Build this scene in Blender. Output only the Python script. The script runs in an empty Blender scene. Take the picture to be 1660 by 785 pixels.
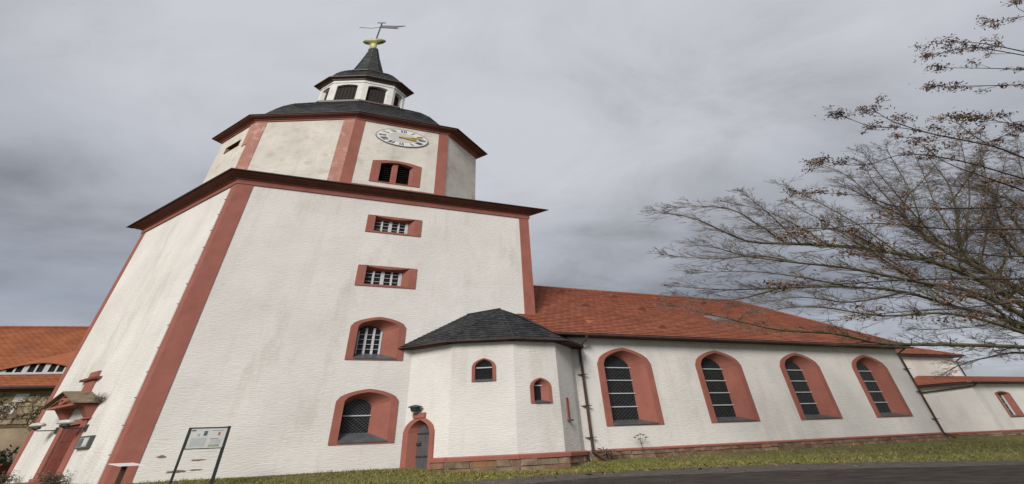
import bpy, math, random
import numpy as np
from mathutils import Vector, Matrix
from mathutils.geometry import tessellate_polygon
random.seed(7); rng = np.random.default_rng(11)
sc = bpy.context.scene
COL = sc.collection

# ------------------------------------------------------------------ camera
FPX, TILT, ROLL = 576.391, 0.5248, -0.0463          # focal length in px of a 1660 px wide frame, tilt up, roll
FW = np.array([0, math.cos(TILT), math.sin(TILT)]); _u = np.array([0, -math.sin(TILT), math.cos(TILT)]); _r = np.array([1.0, 0, 0])
RT = math.cos(ROLL)*_r + math.sin(ROLL)*_u; UP = -math.sin(ROLL)*_r + math.cos(ROLL)*_u
EYE = np.array([0, 0, 1.6])
cd = bpy.data.cameras.new('camera'); cam = bpy.data.objects.new('camera', cd); COL.objects.link(cam)
cd.sensor_width = 36; cd.sensor_fit = 'HORIZONTAL'; cd.lens = FPX/1660*36; cd.clip_end = 3000; cd.clip_start = 0.05
m = Matrix.Identity(4)
for i in range(3):
    m[i][0] = RT[i]; m[i][1] = UP[i]; m[i][2] = -FW[i]; m[i][3] = EYE[i]
cam.matrix_world = m; sc.camera = cam

# ------------------------------------------------------------------ sky, sun, exposure
SUN_EL, SUN_DIR = math.radians(36), np.array([-0.42, -0.907])     # plan direction towards the veiled sun
def N(nt, t, **k):
    n = nt.nodes.new(t)
    for a, v in k.items():
        if a in n.inputs.keys(): n.inputs[a].default_value = v
        else: setattr(n, a, v)
    return n
def math_(nt, op, a, b=None, clamp=False):
    n = nt.nodes.new('ShaderNodeMath'); n.operation = op; n.use_clamp = clamp
    for i, v in enumerate((a, b)):
        if v is None: continue
        if isinstance(v, (int, float)): n.inputs[i].default_value = v
        else: nt.links.new(v, n.inputs[i])
    return n.outputs[0]
def ramp(nt, fac, stops, interp='LINEAR'):
    n = nt.nodes.new('ShaderNodeValToRGB'); n.color_ramp.interpolation = interp
    e = n.color_ramp.elements
    while len(e) < len(stops): e.new(0.5)
    for i, (p, c) in enumerate(stops):
        e[i].position = p; e[i].color = (c, c, c, 1) if isinstance(c, (int, float)) else (*c, 1)
    nt.links.new(fac, n.inputs[0]); return n.outputs[0]
def mix(nt, f, a, b, blend='MIX'):
    n = nt.nodes.new('ShaderNodeMix'); n.data_type = 'RGBA'; n.blend_type = blend
    for s, v in ((n.inputs[0], f), (n.inputs[6], a), (n.inputs[7], b)):
        if isinstance(v, (int, float)): s.default_value = v
        elif isinstance(v, tuple): s.default_value = (*v, 1)
        else: nt.links.new(v, s)
    return n.outputs[2]
w = bpy.data.worlds.new('World'); sc.world = w; w.use_nodes = True
nt = w.node_tree; nt.nodes.clear()
sky = N(nt, 'ShaderNodeTexSky', sky_type='NISHITA'); sky.sun_disc = False
sky.sun_elevation = SUN_EL; sky.sun_rotation = math.atan2(SUN_DIR[0], SUN_DIR[1])
tc = N(nt, 'ShaderNodeTexCoord')
sep = N(nt, 'ShaderNodeSeparateXYZ'); nt.links.new(tc.outputs['Generated'], sep.inputs[0])
zz = math_(nt, 'ADD', math_(nt, 'MAXIMUM', sep.outputs[2], 0.0), 0.16)
cx = math_(nt, 'DIVIDE', sep.outputs[0], zz); cy = math_(nt, 'DIVIDE', sep.outputs[1], zz)
cmb = N(nt, 'ShaderNodeCombineXYZ'); nt.links.new(math_(nt, 'MULTIPLY', cx, 0.62), cmb.inputs[0]); nt.links.new(math_(nt, 'MULTIPLY', cy, 1.0), cmb.inputs[1])
cmb.inputs[2].default_value = 20.2
n1 = N(nt, 'ShaderNodeTexNoise', Scale=0.85, Detail=5.0, Roughness=0.5, Distortion=0.35); nt.links.new(cmb.outputs[0], n1.inputs['Vector'])
n2 = N(nt, 'ShaderNodeTexNoise', Scale=2.9, Detail=8.0, Roughness=0.58, Distortion=0.45); nt.links.new(cmb.outputs[0], n2.inputs['Vector'])
f1 = math_(nt, 'ADD', math_(nt, 'MULTIPLY', n1.outputs[0], 0.55), math_(nt, 'MULTIPLY', n2.outputs[0], 0.45))
CS = 0.1
cl = ramp(nt, f1, [(0.36, (3.1/8, 3.18/8, 3.4/8)), (0.44, (4.2/8, 4.3/8, 4.6/8)), (0.50, (4.85/8, 4.97/8, 5.32/8)), (0.57, (5.3/8, 5.42/8, 5.82/8))])
low = ramp(nt, sep.outputs[2], [(0.0, (0.86, 0.87, 0.89)), (0.15, (0.80, 0.83, 0.87)), (0.26, (0.57, 0.61, 0.67)), (0.42, (0.70, 0.72, 0.75)), (0.62, (0.98, 0.98, 0.99)), (0.9, (1, 1, 1))])   # deck is thicker low down
cl = mix(nt, 1.0, cl, low, 'MULTIPLY')
vm = N(nt, 'ShaderNodeVectorMath', operation='SCALE'); nt.links.new(cl, vm.inputs[0]); vm.inputs[3].default_value = 8.0
cover = ramp(nt, f1, [(0.28, 0.86), (0.40, 0.97)])
skyc = mix(nt, cover, sky.outputs[0], vm.outputs[0])
bg = N(nt, 'ShaderNodeBackground', Strength=CS); nt.links.new(skyc, bg.inputs[0])
wo = N(nt, 'ShaderNodeOutputWorld'); nt.links.new(bg.outputs[0], wo.inputs[0])
sl = bpy.data.lights.new('sun', 'SUN'); sl.energy = 2.75; sl.angle = math.radians(24); sl.color = (1.0, 0.945, 0.875)
so = bpy.data.objects.new('sun', sl); COL.objects.link(so)
_d = Vector((SUN_DIR[0]*math.cos(SUN_EL), SUN_DIR[1]*math.cos(SUN_EL), math.sin(SUN_EL)))
so.rotation_euler = _d.to_track_quat('Z', 'Y').to_euler(); so.location = _d*60
vs = sc.view_settings; vs.view_transform = 'Standard'; vs.look = 'None'; vs.exposure = 0.2; vs.gamma = 1.0; vs.use_curve_mapping = False

# ------------------------------------------------------------------ plan axes of the church (oblique plan), ground
O2 = np.array([-16.2686, 16.3271]); UX = np.array([17.4412, 5.2976])/8.18; UY = np.array([-10.1991, 4.8837])/6.09
Mi = np.linalg.inv(np.array([UX, UY]).T)
def F(x, y, z): q = O2 + x*UX + y*UY; return (q[0], q[1], z)
def inv(P): q = Mi@(np.array(P[:2])-O2); return q[0], q[1]
_gy = [-400, -40, -16.2, -9.0, -6.0, -1.95, -0.9, 0.0, 400]; _gz = [-0.6, -0.4, 0.0, 0.40, 0.55, 0.70, 0.90, 1.0, 1.0]
def gz(x, y): return float(np.interp(y, _gy, _gz))
def ray(u, v): return (u-830)/FPX*RT - (v-392.5)/FPX*UP + FW
def at(u, v, Y): r = ray(u, v); return EYE + r*(Y/r[1])
def hit(u, v):                                        # pixel -> ground, in plan coordinates
    r = ray(u, v); k = 1.0
    while k < 400:
        P = EYE + k*r; x, y = inv(P)
        if P[2] <= gz(x, y): return x, y
        k += 0.02
    return x, y

# ------------------------------------------------------------------ materials
MATS = {}
def mat(name, col, rough=0.8, var=0.12, scale=1.5, bump=0.0, bscale=30.0, bstretch=(1, 1, 1), spec=0.3, metal=0.0, island=0.0, obrand=0.0, col2=None, dirt=None, stretch=(1, 1, 1), bdist=0.02, streak=0.0):
    m = bpy.data.materials.new(name); m.use_nodes = True; nt = m.node_tree; b = nt.nodes['Principled BSDF']
    b.inputs['Roughness'].default_value = rough; b.inputs['Specular IOR Level'].default_value = spec; b.inputs['Metallic'].default_value = metal
    tc = N(nt, 'ShaderNodeTexCoord'); mp = N(nt, 'ShaderNodeMapping'); mp.inputs['Scale'].default_value = stretch; nt.links.new(tc.outputs['Object'], mp.inputs[0])
    n = N(nt, 'ShaderNodeTexNoise', Scale=scale, Detail=6.0, Roughness=0.6); nt.links.new(mp.outputs[0], n.inputs['Vector'])
    f = ramp(nt, n.outputs[0], [(0.3, 0.0), (0.7, 1.0)])
    c2 = col2 if col2 else tuple(c*(1-2.2*var) for c in col)
    c = mix(nt, f, tuple(min(1, x*(1+var)) for x in col), c2)
    if island:
        g = N(nt, 'ShaderNodeNewGeometry'); v = math_(nt, 'ADD', math_(nt, 'MULTIPLY', g.outputs['Random Per Island'], 2*island), 1-island)
        cc = N(nt, 'ShaderNodeCombineColor'); [nt.links.new(v, cc.inputs[i]) for i in range(3)]
        c = mix(nt, 1.0, c, cc.outputs[0], 'MULTIPLY')
    if obrand:
        g = N(nt, 'ShaderNodeObjectInfo'); v = math_(nt, 'ADD', math_(nt, 'MULTIPLY', g.outputs['Random'], 2*obrand), 1-obrand)
        cc = N(nt, 'ShaderNodeCombineColor'); [nt.links.new(v, cc.inputs[i]) for i in range(3)]
        c = mix(nt, 1.0, c, cc.outputs[0], 'MULTIPLY')
    if dirt:                                            # blotchy stains: (colour, amount, scale, stretch)
        dcol, amt, ds, dst = dirt
        mp2 = N(nt, 'ShaderNodeMapping'); mp2.inputs['Scale'].default_value = dst; nt.links.new(tc.outputs['Object'], mp2.inputs[0])
        dn = N(nt, 'ShaderNodeTexNoise', Scale=ds, Detail=8.0, Roughness=0.7); nt.links.new(mp2.outputs[0], dn.inputs['Vector'])
        c = mix(nt, ramp(nt, dn.outputs[0], [(0.52, 0.0), (0.75, amt)]), c, dcol)
    if streak:                                          # rain runs and grey trowel patches
        for sc_, st_, lo, am, cc_ in ((1.3, (1, 1, .05), .55, streak, (.46, .42, .37)), (1.6, (.5, .5, 2.2), .56, streak*1.2, (.56, .53, .49))):
            m4 = N(nt, 'ShaderNodeMapping'); m4.inputs['Scale'].default_value = st_; nt.links.new(tc.outputs['Object'], m4.inputs[0])
            n4 = N(nt, 'ShaderNodeTexNoise', Scale=sc_, Detail=7.0, Roughness=0.7); nt.links.new(m4.outputs[0], n4.inputs['Vector'])
            c = mix(nt, ramp(nt, n4.outputs[0], [(lo, 0.0), (lo+.17, am)]), c, cc_)
    nt.links.new(c, b.inputs['Base Color'])
    if bump:
        mp3 = N(nt, 'ShaderNodeMapping'); mp3.inputs['Scale'].default_value = bstretch; nt.links.new(tc.outputs['Object'], mp3.inputs[0])
        bn = N(nt, 'ShaderNodeTexNoise', Scale=bscale, Detail=5.0, Roughness=0.65); nt.links.new(mp3.outputs[0], bn.inputs['Vector'])
        bp = N(nt, 'ShaderNodeBump', Strength=bump, Distance=bdist); nt.links.new(bn.outputs[0], bp.inputs['Height']); nt.links.new(bp.outputs[0], b.inputs['Normal'])
    MATS[name] = m; return m
mat('plaster', (0.75, 0.728, 0.695), 0.95, 0.05, 0.35, bump=0.75, bscale=6.0, bstretch=(0.6, 0.6, 3.4), streak=0.27, spec=0.1, dirt=((0.50, 0.45, 0.39), 0.7, 0.5, (1, 1, 0.3)), bdist=0.035)
mat('plaster_old', (0.715, 0.675, 0.61), 0.95, 0.07, 0.6, bump=0.6, bscale=6.0, bstretch=(0.6, 0.6, 3.0), streak=0.4, spec=0.1, dirt=((0.40, 0.33, 0.26), 0.75, 0.8, (1, 1, 1.5)), bdist=0.05)
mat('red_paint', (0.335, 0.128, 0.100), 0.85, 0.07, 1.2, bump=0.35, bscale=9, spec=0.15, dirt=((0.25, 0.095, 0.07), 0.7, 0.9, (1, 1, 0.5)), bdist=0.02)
mat('flaky_paint', (0.46, 0.23, 0.185), 0.9, 0.08, 1.2, bump=0.4, bscale=8, spec=0.1, dirt=((0.66, 0.52, 0.44), 1.0, 1.1, (1, 1, 1.2)))
mat('dark_red', (0.16, 0.045, 0.032), 0.6, 0.12, 2.0, bump=0.2, bscale=12)
mat('brown_metal', (0.075, 0.04, 0.028), 0.5, 0.2, 2.0, spec=0.4)
mat('roof_edge', (0.05, 0.03, 0.025), 0.6, 0.15, 2.0)
mat('slate', (0.026, 0.028, 0.031), 0.55, 0.2, 2.5, island=0.6, spec=0.45, bump=0.3, bscale=10)
mat('clay_tile', (0.315, 0.112, 0.068), 0.85, 0.06, 0.5, island=0.12, spec=0.2, dirt=((0.24, 0.085, 0.055), 0.3, 0.35, (1, 1, 1)))
mat('orange_tile', (0.335, 0.112, 0.050), 0.85, 0.12, 0.4, island=0.10, spec=0.2, dirt=((0.2, 0.075, 0.04), 0.6, 0.3, (1, 1, 1)))
mat('glass', (0.014, 0.015, 0.016), 0.22, 0.25, 3.0, spec=0.22, bump=0.15, bscale=6)
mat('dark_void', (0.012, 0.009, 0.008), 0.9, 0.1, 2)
mat('louvre_wood', (0.016, 0.009, 0.007), 0.8, 0.2, 3)
mat('white_paint', (0.72, 0.71, 0.68), 0.6, 0.06, 2, dirt=((0.4, 0.37, 0.32), 0.4, 0.8, (1, 1, 1)))
mat('bar_white', (0.52, 0.53, 0.54), 0.5, 0.04, 2)
mat('rim_grey', (0.36, 0.36, 0.35), 0.6, 0.1, 4)
mat('lead', (0.075, 0.077, 0.078), 0.6, 0.1, 4)
mat('sill_metal', (0.13, 0.14, 0.15), 0.38, 0.15, 2, metal=0.35)
mat('door_wood', (0.10, 0.085, 0.095), 0.75, 0.12, 3, bump=0.4, bscale=8, bstretch=(1, 1, .2))
mat('portal_door', (0.15, 0.035, 0.025), 0.7, 0.1, 3)
mat('stone', (0.26, 0.19, 0.13), 0.95, 0.25, 1.6, obrand=0.22, bump=0.9, bscale=5, spec=0.1, bdist=0.06)
mat('red_stone', (0.22, 0.125, 0.085), 0.95, 0.2, 1.6, obrand=0.22, bump=0.9, bscale=5, spec=0.1, bdist=0.06)
mat('orange_stone', (0.33, 0.19, 0.10), 0.95, 0.2, 1.6, obrand=0.2, bump=0.9, bscale=5, spec=0.1, bdist=0.06)
mat('wall_stone', (0.34, 0.28, 0.19), 0.95, 0.25, 1.2, obrand=0.35, bump=0.9, bscale=4, spec=0.1, bdist=0.06)
mat('mortar', (0.20, 0.165, 0.12), 0.95, 0.15, 3, bump=0.6, bscale=10)
mat('copper', (0.30, 0.30, 0.12), 0.5, 0.25, 4, metal=0.3)
mat('old_wire', (0.22, 0.16, 0.13), 0.6, 0.15, 4)
mat('moulding_red_shaded', (0.15, 0.055, 0.04), 0.8, 0.1, 1.5, bump=0.2, bscale=9)  # trim red with shade painted in for upper cornices; conductor and clips share it
mat('iron', (0.035, 0.035, 0.037), 0.5, 0.15, 4, spec=0.4)
mat('green_metal', (0.016, 0.024, 0.021), 0.45, 0.15, 4, spec=0.4)
mat('gold', (0.60, 0.42, 0.08), 0.35, 0.08, 4, metal=0.7)
mat('dial_white', (0.74, 0.75, 0.74), 0.5, 0.04, 3)
mat('dial_grey', (0.56, 0.56, 0.53), 0.5, 0.06, 3)
mat('panel_print', (0.60, 0.62, 0.60), 0.35, 0.05, 1.5)
mat('print_dark', (0.12, 0.15, 0.17), 0.4, 0.2, 6)
mat('print_grey', (0.36, 0.40, 0.40), 0.4, 0.1, 6)
mat('print_red', (0.45, 0.2, 0.15), 0.4, 0.1, 6)
mat('print_green', (0.30, 0.38, 0.28), 0.4, 0.1, 6)
mat('desk_white', (0.80, 0.80, 0.83), 0.25, 0.02, 3)
mat('post_wood', (0.06, 0.035, 0.02), 0.8, 0.2, 5)
mat('enamel', (0.55, 0.54, 0.50), 0.3, 0.08, 3)
mat('lamp_glass', (0.03, 0.05, 0.045), 0.15, 0.1, 3, spec=0.6)
mat('shingle_old', (0.20, 0.15, 0.10), 0.9, 0.25, 2.5, bump=0.6, bscale=8)
mat('timber', (0.16, 0.10, 0.06), 0.9, 0.2, 2)
mat('house_wall', (0.33, 0.26, 0.18), 0.95, 0.2, 0.7, bump=0.7, bscale=4, col2=(0.22, 0.165, 0.11))
mat('ivy_leaf', (0.27, 0.23, 0.11), 0.7, 0.25, 1.0, island=0.5)
mat('bark', (0.125, 0.102, 0.066), 0.95, 0.2, 2.0, bump=0.8, bscale=12, col2=(0.095, 0.095, 0.040))
mat('twig', (0.155, 0.118, 0.092), 0.9, 0.15, 1.5)
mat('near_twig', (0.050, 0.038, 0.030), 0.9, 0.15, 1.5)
mat('dry_leaf', (0.185, 0.118, 0.075), 0.8, 0.2, 2, island=0.5)
mat('litter', (0.24, 0.16, 0.09), 0.8, 0.2, 2, island=0.5)
mat('weed', (0.12, 0.08, 0.05), 0.9, 0.2, 2)
mat('shrub_leaf', (0.13, 0.115, 0.075), 0.8, 0.2, 2, island=0.5)
mat('dark_leaf', (0.03, 0.045, 0.022), 0.6, 0.2, 2, island=0.4)
mat('grass_blade', (0.165, 0.185, 0.034), 0.8, 0.1, 0.35, island=0.55, col2=(0.24, 0.195, 0.075))
mat('turf', (0.115, 0.125, 0.030), 0.95, 0.2, 0.5, bump=0.9, bscale=6, col2=(0.11, 0.085, 0.04))
mat('gravel', (0.115, 0.098, 0.085), 0.95, 0.25, 5, bump=1.0, bscale=12, bdist=0.05, stretch=(0.5, 1, 1))
mat('asphalt', (0.056, 0.047, 0.040), 0.92, 0.35, 5.0, bump=0.8, bscale=25, spec=0.2, stretch=(0.3, 1, 1), dirt=((0.085, 0.072, 0.060), 0.8, 3.0, (0.25, 1, 1)))
M = MATS

# ------------------------------------------------------------------ mesh helpers
class MB:
    def __init__(s): s.v = []; s.f = []
    def poly(s, pts): i = len(s.v); s.v += [tuple(p) for p in pts]; s.f.append(tuple(range(i, i+len(pts)))); return s
    def hexa(s, p):                                    # 8 points: bottom ring 0-3, top ring 4-7
        i = len(s.v); s.v += [tuple(q) for q in p]
        s.f += [tuple(i+k for k in f) for f in ((3, 2, 1, 0), (4, 5, 6, 7), (0, 1, 5, 4), (1, 2, 6, 5), (2, 3, 7, 6), (3, 0, 4, 7))]; return s
    def rings(s, rings, closed=True, caps=False):      # list of rings of points
        i = len(s.v); n = len(rings[0])
        for r in rings: s.v += [tuple(p) for p in r]
        for a in range(len(rings)-1):
            for k in range(n if closed else n-1):
                k2 = (k+1) % n; s.f.append((i+a*n+k, i+a*n+k2, i+(a+1)*n+k2, i+(a+1)*n+k))
        if caps: s.f.append(tuple(i+k for k in range(n))[::-1]); s.f.append(tuple(i+(len(rings)-1)*n+k for k in range(n)))
        return s
    def tris(s, pts, tr):
        i = len(s.v); s.v += [tuple(p) for p in pts]; s.f += [tuple(i+k for k in t) for t in tr]; return s
    def tube(s, pts, rad, n=6, cap=True):
        pts = [np.array(p, float) for p in pts]; rad = [rad]*len(pts) if isinstance(rad, (int, float)) else rad
        rings = []; ref = np.array([0.12, 0.31, 0.94])
        for k, p in enumerate(pts):
            t = pts[min(k+1, len(pts)-1)] - pts[max(k-1, 0)]; t = t/(np.linalg.norm(t)+1e-9)
            a = np.cross(t, ref)
            if np.linalg.norm(a) < 0.1: a = np.cross(t, (1, 0, 0))
            a /= np.linalg.norm(a); b = np.cross(t, a)
            rings.append([p + rad[k]*(math.cos(2*math.pi*j/n)*a + math.sin(2*math.pi*j/n)*b) for j in range(n)])
        return s.rings(rings, True, cap)
class Twigs(MB):
    """collects many thin tubes and builds them all at once"""
    def __init__(s): super().__init__(); s.q = {}
    def tube(s, pts, rad, n=3, cap=False): s.q.setdefault((len(pts), n), []).append((pts, rad)); return s
    def finish(s):
        V, Fc, off = [], [], 0
        for (m_, n), lst in s.q.items():
            P_ = np.array([a for a, _ in lst]); R_ = np.array([b for _, b in lst]); T = np.empty_like(P_)
            T[:, 1:-1] = P_[:, 2:]-P_[:, :-2]; T[:, 0] = P_[:, 1]-P_[:, 0]; T[:, -1] = P_[:, -1]-P_[:, -2]; T /= np.linalg.norm(T, axis=2, keepdims=True)+1e-9
            A = np.cross(T, np.array([.12, .31, .94])); A /= np.linalg.norm(A, axis=2, keepdims=True)+1e-9; B = np.cross(T, A)
            th = 2*math.pi*np.arange(n)/n
            X = P_[:, :, None, :]+R_[:, :, None, None]*(np.cos(th)[:, None]*A[:, :, None, :]+np.sin(th)[:, None]*B[:, :, None, :])
            K = len(lst); V.append(X.reshape(-1, 3)); idx = off+np.arange(K*m_*n).reshape(K, m_, n)
            a, b = idx[:, :-1, :], idx[:, 1:, :]; Fc.append(np.stack([a, np.roll(a, -1, 2), np.roll(b, -1, 2), b], -1).reshape(-1, 4)); off += K*m_*n
        s.v = [tuple(x) for x in np.concatenate(V).tolist()]; s.f = [tuple(x) for x in np.concatenate(Fc).tolist()]; return s
def root_loc(o):
    while o.parent: o = o.parent
    return o.location
def obj(name, mb, mname, parent=None, loc=(0, 0, 0), label=None, cat=None, group=None, kind=None, smooth=False):
    me = bpy.data.meshes.new(name); L = root_loc(parent) if parent else Vector(loc)
    v = [(p[0]-L[0], p[1]-L[1], p[2]-L[2]) for p in mb.v]
    me.from_pydata(v, [], mb.f); me.materials.append(M[mname])
    if smooth: me.polygons.foreach_set('use_smooth', [True]*len(me.polygons))
    me.update(); o = bpy.data.objects.new(name, me); COL.objects.link(o)
    if parent: o.parent = parent
    else: o.location = loc
    tag(o, label, cat, group, kind); return o
def tag(o, label=None, cat=None, group=None, kind=None):
    for k, v in (('label', label), ('category', cat), ('group', group), ('kind', kind)):
        if v: o[k] = v
    return o
def thing(name, loc, label, cat, group=None):
    o = bpy.data.objects.new(name, None); COL.objects.link(o); o.location = loc; o.empty_display_size = 0.3
    return tag(o, label, cat, group)
def fbox(x0, x1, y0, y1, z0, z1, mb=None):             # box in plan coordinates
    mb = mb or MB(); return mb.hexa([F(x0, y0, z0), F(x1, y0, z0), F(x1, y1, z0), F(x0, y1, z0), F(x0, y0, z1), F(x1, y0, z1), F(x1, y1, z1), F(x0, y1, z1)])
class Wall:                                            # wall frame: s along the wall (left to right from outside), d inwards
    def __init__(s, p0, p1):
        s.o = np.array(p0, float); e = np.array(p1, float)-s.o; s.L = float(np.linalg.norm(e)); s.t = e/s.L; s.n = np.array([-s.t[1], s.t[0]])
    def P(s, a, d, z): q = s.o + s.t*a + s.n*d; return F(q[0], q[1], z)
    def box(s, a0, a1, d0, d1, z0, z1, mb=None):
        mb = mb or MB(); return mb.hexa([s.P(a0, d0, z0), s.P(a1, d0, z0), s.P(a1, d1, z0), s.P(a0, d1, z0), s.P(a0, d0, z1), s.P(a1, d0, z1), s.P(a1, d1, z1), s.P(a0, d1, z1)])
    def face(s, mb, outline, holes, d=0.0):
        pl = [[Vector((a, z, 0)) for a, z in outline]] + [[Vector((a, z, 0)) for a, z in h] for h in holes]
        flat = [p for l in pl for p in l]; mb.tris([s.P(p[0], d, p[1]) for p in flat], tessellate_polygon(pl)); return mb
def outline(c, hw, z0, zs, za, n=9):
    """window outline: rectangle with a softly pointed head"""
    pts = [(c-hw, z0), (c+hw, z0)]
    for k in range(2*n+1):
        u = 1-k/n; au = abs(u); h = 0.74*math.sqrt(max(0, 1-au*au)) + 0.26*(1-au)
        pts.append((c+u*hw, zs+(za-zs)*h))
    return pts
def window(wall, par, c, hw, z0, zs, za, bw, depth, gw, g0, gs, ga, bars=(), lattice=0.0, mull=(), label=None, zbot=None, sill=True, mat_='red_paint', pane='glass', grid_h=()):
    out = outline(c, hw, z0, zs, za); zb = z0+bw if zbot is None else z0+zbot
    opn = outline(c, hw-bw, zb, zs, za-bw*0.95); gl = outline(c, gw, g0, gs, ga); P = wall.P
    mb = MB(); mb.rings([[P(a, 0.02, z) for a, z in out], [P(a, -0.03, z) for a, z in out], [P(a, -0.03, z) for a, z in opn], [P(a, depth, z) for a, z in gl]])
    wo = obj('window', mb, mat_, par, label=label)
    mb = MB(); mb.poly([P(a, depth-0.004, z) for a, z in gl]); obj('pane', mb, pane, wo)
    for z in bars:
        obj('bar', wall.box(c-gw, c+gw, depth-0.05, depth-0.015, z-0.025, z+0.025), 'bar_white', wo)
    for a, t in mull:
        obj('mullion', wall.box(c+a-t, c+a+t, depth-0.06, depth-0.012, g0, gs + (ga-gs)*0.8*(1-abs(a)/gw)), 'bar_white', wo)
    for z in grid_h:
        obj('glazing_bar', wall.box(c-gw, c+gw, depth-0.04, depth-0.01, z-0.012, z+0.012), 'bar_white', wo)
    if lattice:
        mb = MB(); A = np.array(gl); 
        for sg in (1, -1):
            nn = np.array([1.0, sg*0.62]); pr = A@nn
            k = math.floor(pr.min()/lattice)*lattice
            while k < pr.max():
                xs = []
                for i in range(len(A)):
                    p, q = A[i], A[(i+1) % len(A)]; a, b = p@nn-k, q@nn-k
                    if a*b < 0: xs.append(p+(q-p)*(a/(a-b)))
                if len(xs) == 2 and np.linalg.norm(xs[0]-xs[1]) > 0.05:
                    e = xs[1]-xs[0]; e /= np.linalg.norm(e); q = np.array([-e[1], e[0]])*0.006
                    mb.poly([P(*(xs[0]+q)[:1], depth-0.012, (xs[0]+q)[1]), P((xs[1]+q)[0], depth-0.012, (xs[1]+q)[1]), P((xs[1]-q)[0], depth-0.012, (xs[1]-q)[1]), P((xs[0]-q)[0], depth-0.012, (xs[0]-q)[1])])
                k += lattice
        obj('lattice', mb, 'lead', wo)
    if sill:
        mb = MB(); h = 0.03
        f0, f1 = hw-bw+0.0, gw
        mb.hexa([P(c-f0, -0.05, zb-0.02), P(c+f0, -0.05, zb-0.02), P(c+f1, depth-0.02, g0-0.03), P(c-f1, depth-0.02, g0-0.03), P(c-f0, -0.05, zb+h), P(c+f0, -0.05, zb+h), P(c+f1, depth-0.02, g0+h), P(c-f1, depth-0.02, g0+h)])
        obj('sill', mb, 'sill_metal', wo)
    return outline(c, hw-bw*0.5, (z0+zb)/2, zs, za-bw*0.5)
def offset(poly, d):                                   # plan polygon (counter-clockwise) moved outwards
    n = len(poly); res = []
    for i in range(n):
        p0, p1, p2 = (np.array(poly[(i+k) % n], float) for k in (-1, 0, 1))
        def nrm(a, b): e = (b-a)/np.linalg.norm(b-a); return np.array([e[1], -e[0]])
        n1, n2 = nrm(p0, p1), nrm(p1, p2); mt = (n1+n2)/(1+n1@n2); res.append(tuple(p1+mt*d))
    return res
def sweep(poly, prof, mb=None):                        # moulding round a plan polygon
    mb = mb or MB(); mb.rings([[F(x, y, z) for x, y in offset(poly, o)] for o, z in prof]); return mb
def prism(poly, z0, z1, mb=None):
    mb = mb or MB(); mb.rings([[F(x, y, z0) for x, y in poly], [F(x, y, z1) for x, y in poly]], True, True); return mb
def shingles(mb, BL, BR, TR, TL, rows, tw, th=0.03, jit=0.2, over=1.12):
    """courses of lapped tiles on a flat four-cornered slope; tw = tile width"""
    BL, BR, TR, TL = (np.array(p, float) for p in (BL, BR, TR, TL)); nrm = np.cross(BR-BL, (TL+TR)/2-BL); nrm /= np.linalg.norm(nrm)
    if nrm[2] < 0: nrm = -nrm
    for r in range(rows):
        v0, v1 = r/rows, min(1.0, (r+over)/rows)
        l0, r0 = BL+(TL-BL)*v0, BR+(TR-BR)*v0; l1, r1 = BL+(TL-BL)*v1, BR+(TR-BR)*v1
        W = np.linalg.norm(r0-l0); n = max(1, int(round(W/tw))); off = 0.5 if r % 2 else 0.0
        e = [0.0] + [(k+off)/n for k in range(0 if off else 1, n)] + [1.0]
        for a, b in zip(e[:-1], e[1:]):
            if b-a < 1e-4: continue
            g = (b-a)*0.03; a2, b2 = a+g, b-g; t = th*(1+random.uniform(-jit, jit)); dz = random.uniform(-0.15, 0.15)*(1/rows)*np.linalg.norm(TL-BL)*0.25
            dn = (l0-l1); dn = dn/np.linalg.norm(dn)*dz
            p = [l0+(r0-l0)*a2+dn, l0+(r0-l0)*b2+dn, l1+(r1-l1)*b2, l1+(r1-l1)*a2]
            i = len(mb.v); mb.v += [tuple(p[0]+nrm*t), tuple(p[1]+nrm*t), tuple(p[2]+nrm*0.004), tuple(p[3]+nrm*0.004), tuple(p[0]), tuple(p[1])]
            mb.f += [(i, i+1, i+2, i+3), (i+4, i+5, i+1, i)]
    return mb

# ================================================================== GROUND
def strip(yb0, yb1, x0, x1, dz, mname, name, nx=40):
    mb = MB(); ys = sorted(set([yb0, yb1] + [y for y in _gy if yb0 < y < yb1] + list(np.linspace(max(yb0, -20), min(yb1, 5), 26))))
    ys = [y for y in ys if yb0 <= y <= yb1]
    mb.rings([[F(x, y, gz(x, y)+dz) for x in np.linspace(x0, x1, nx)] for y in ys], closed=False)
    return obj(name, mb, mname, kind='structure')
strip(-400, 400, -400, 400, 0.0, 'turf', 'ground', 60)
edge_px = [(560, 800), (714, 785), (960, 767), (1250, 754.5), (1444, 750.5), (1660, 748)]
EDGE = [hit(*p) for p in edge_px]
EDGE = [(EDGE[0][0]-60, EDGE[0][1]-14)] + EDGE + [(EDGE[-1][0]+(EDGE[-1][0]-EDGE[-2][0])*6, EDGE[-1][1]+(EDGE[-1][1]-EDGE[-2][1])*6)]
EX_ = [e[0] for e in EDGE]; EY_ = [e[1] for e in EDGE]
def road_y(x): return float(np.interp(x, EX_, EY_))
def band_mesh(off0, off1, dz, name, mname, wob=0.0):
    mb = MB(); xs = np.concatenate([np.linspace(-60, -4, 20), np.linspace(-3.8, 12, 120), np.linspace(12.5, 60, 40)]); rows = []
    for k in range(61):
        t = k/60; row = []
        for x in xs:
            y = road_y(x) + off0 + (off1-off0)*t
            if k == 0: y += wob*(math.sin(x*7.3)+math.sin(x*17.1+1)+math.sin(x*3.1)+0.7*math.sin(x*41))*0.33
            row.append(F(x, y, gz(x, y)+dz))
        rows.append(row)
    mb.rings(rows, closed=False); return obj(name, mb, mname, kind='structure')
band_mesh(0.0, -40, 0.03, 'gravel_verge', 'gravel', 0.10)
apx = [hit(*p) for p in [(740, 800), (880, 785), (960, 778), (1250, 767), (1444, 761.5), (1660, 757)]]
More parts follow.
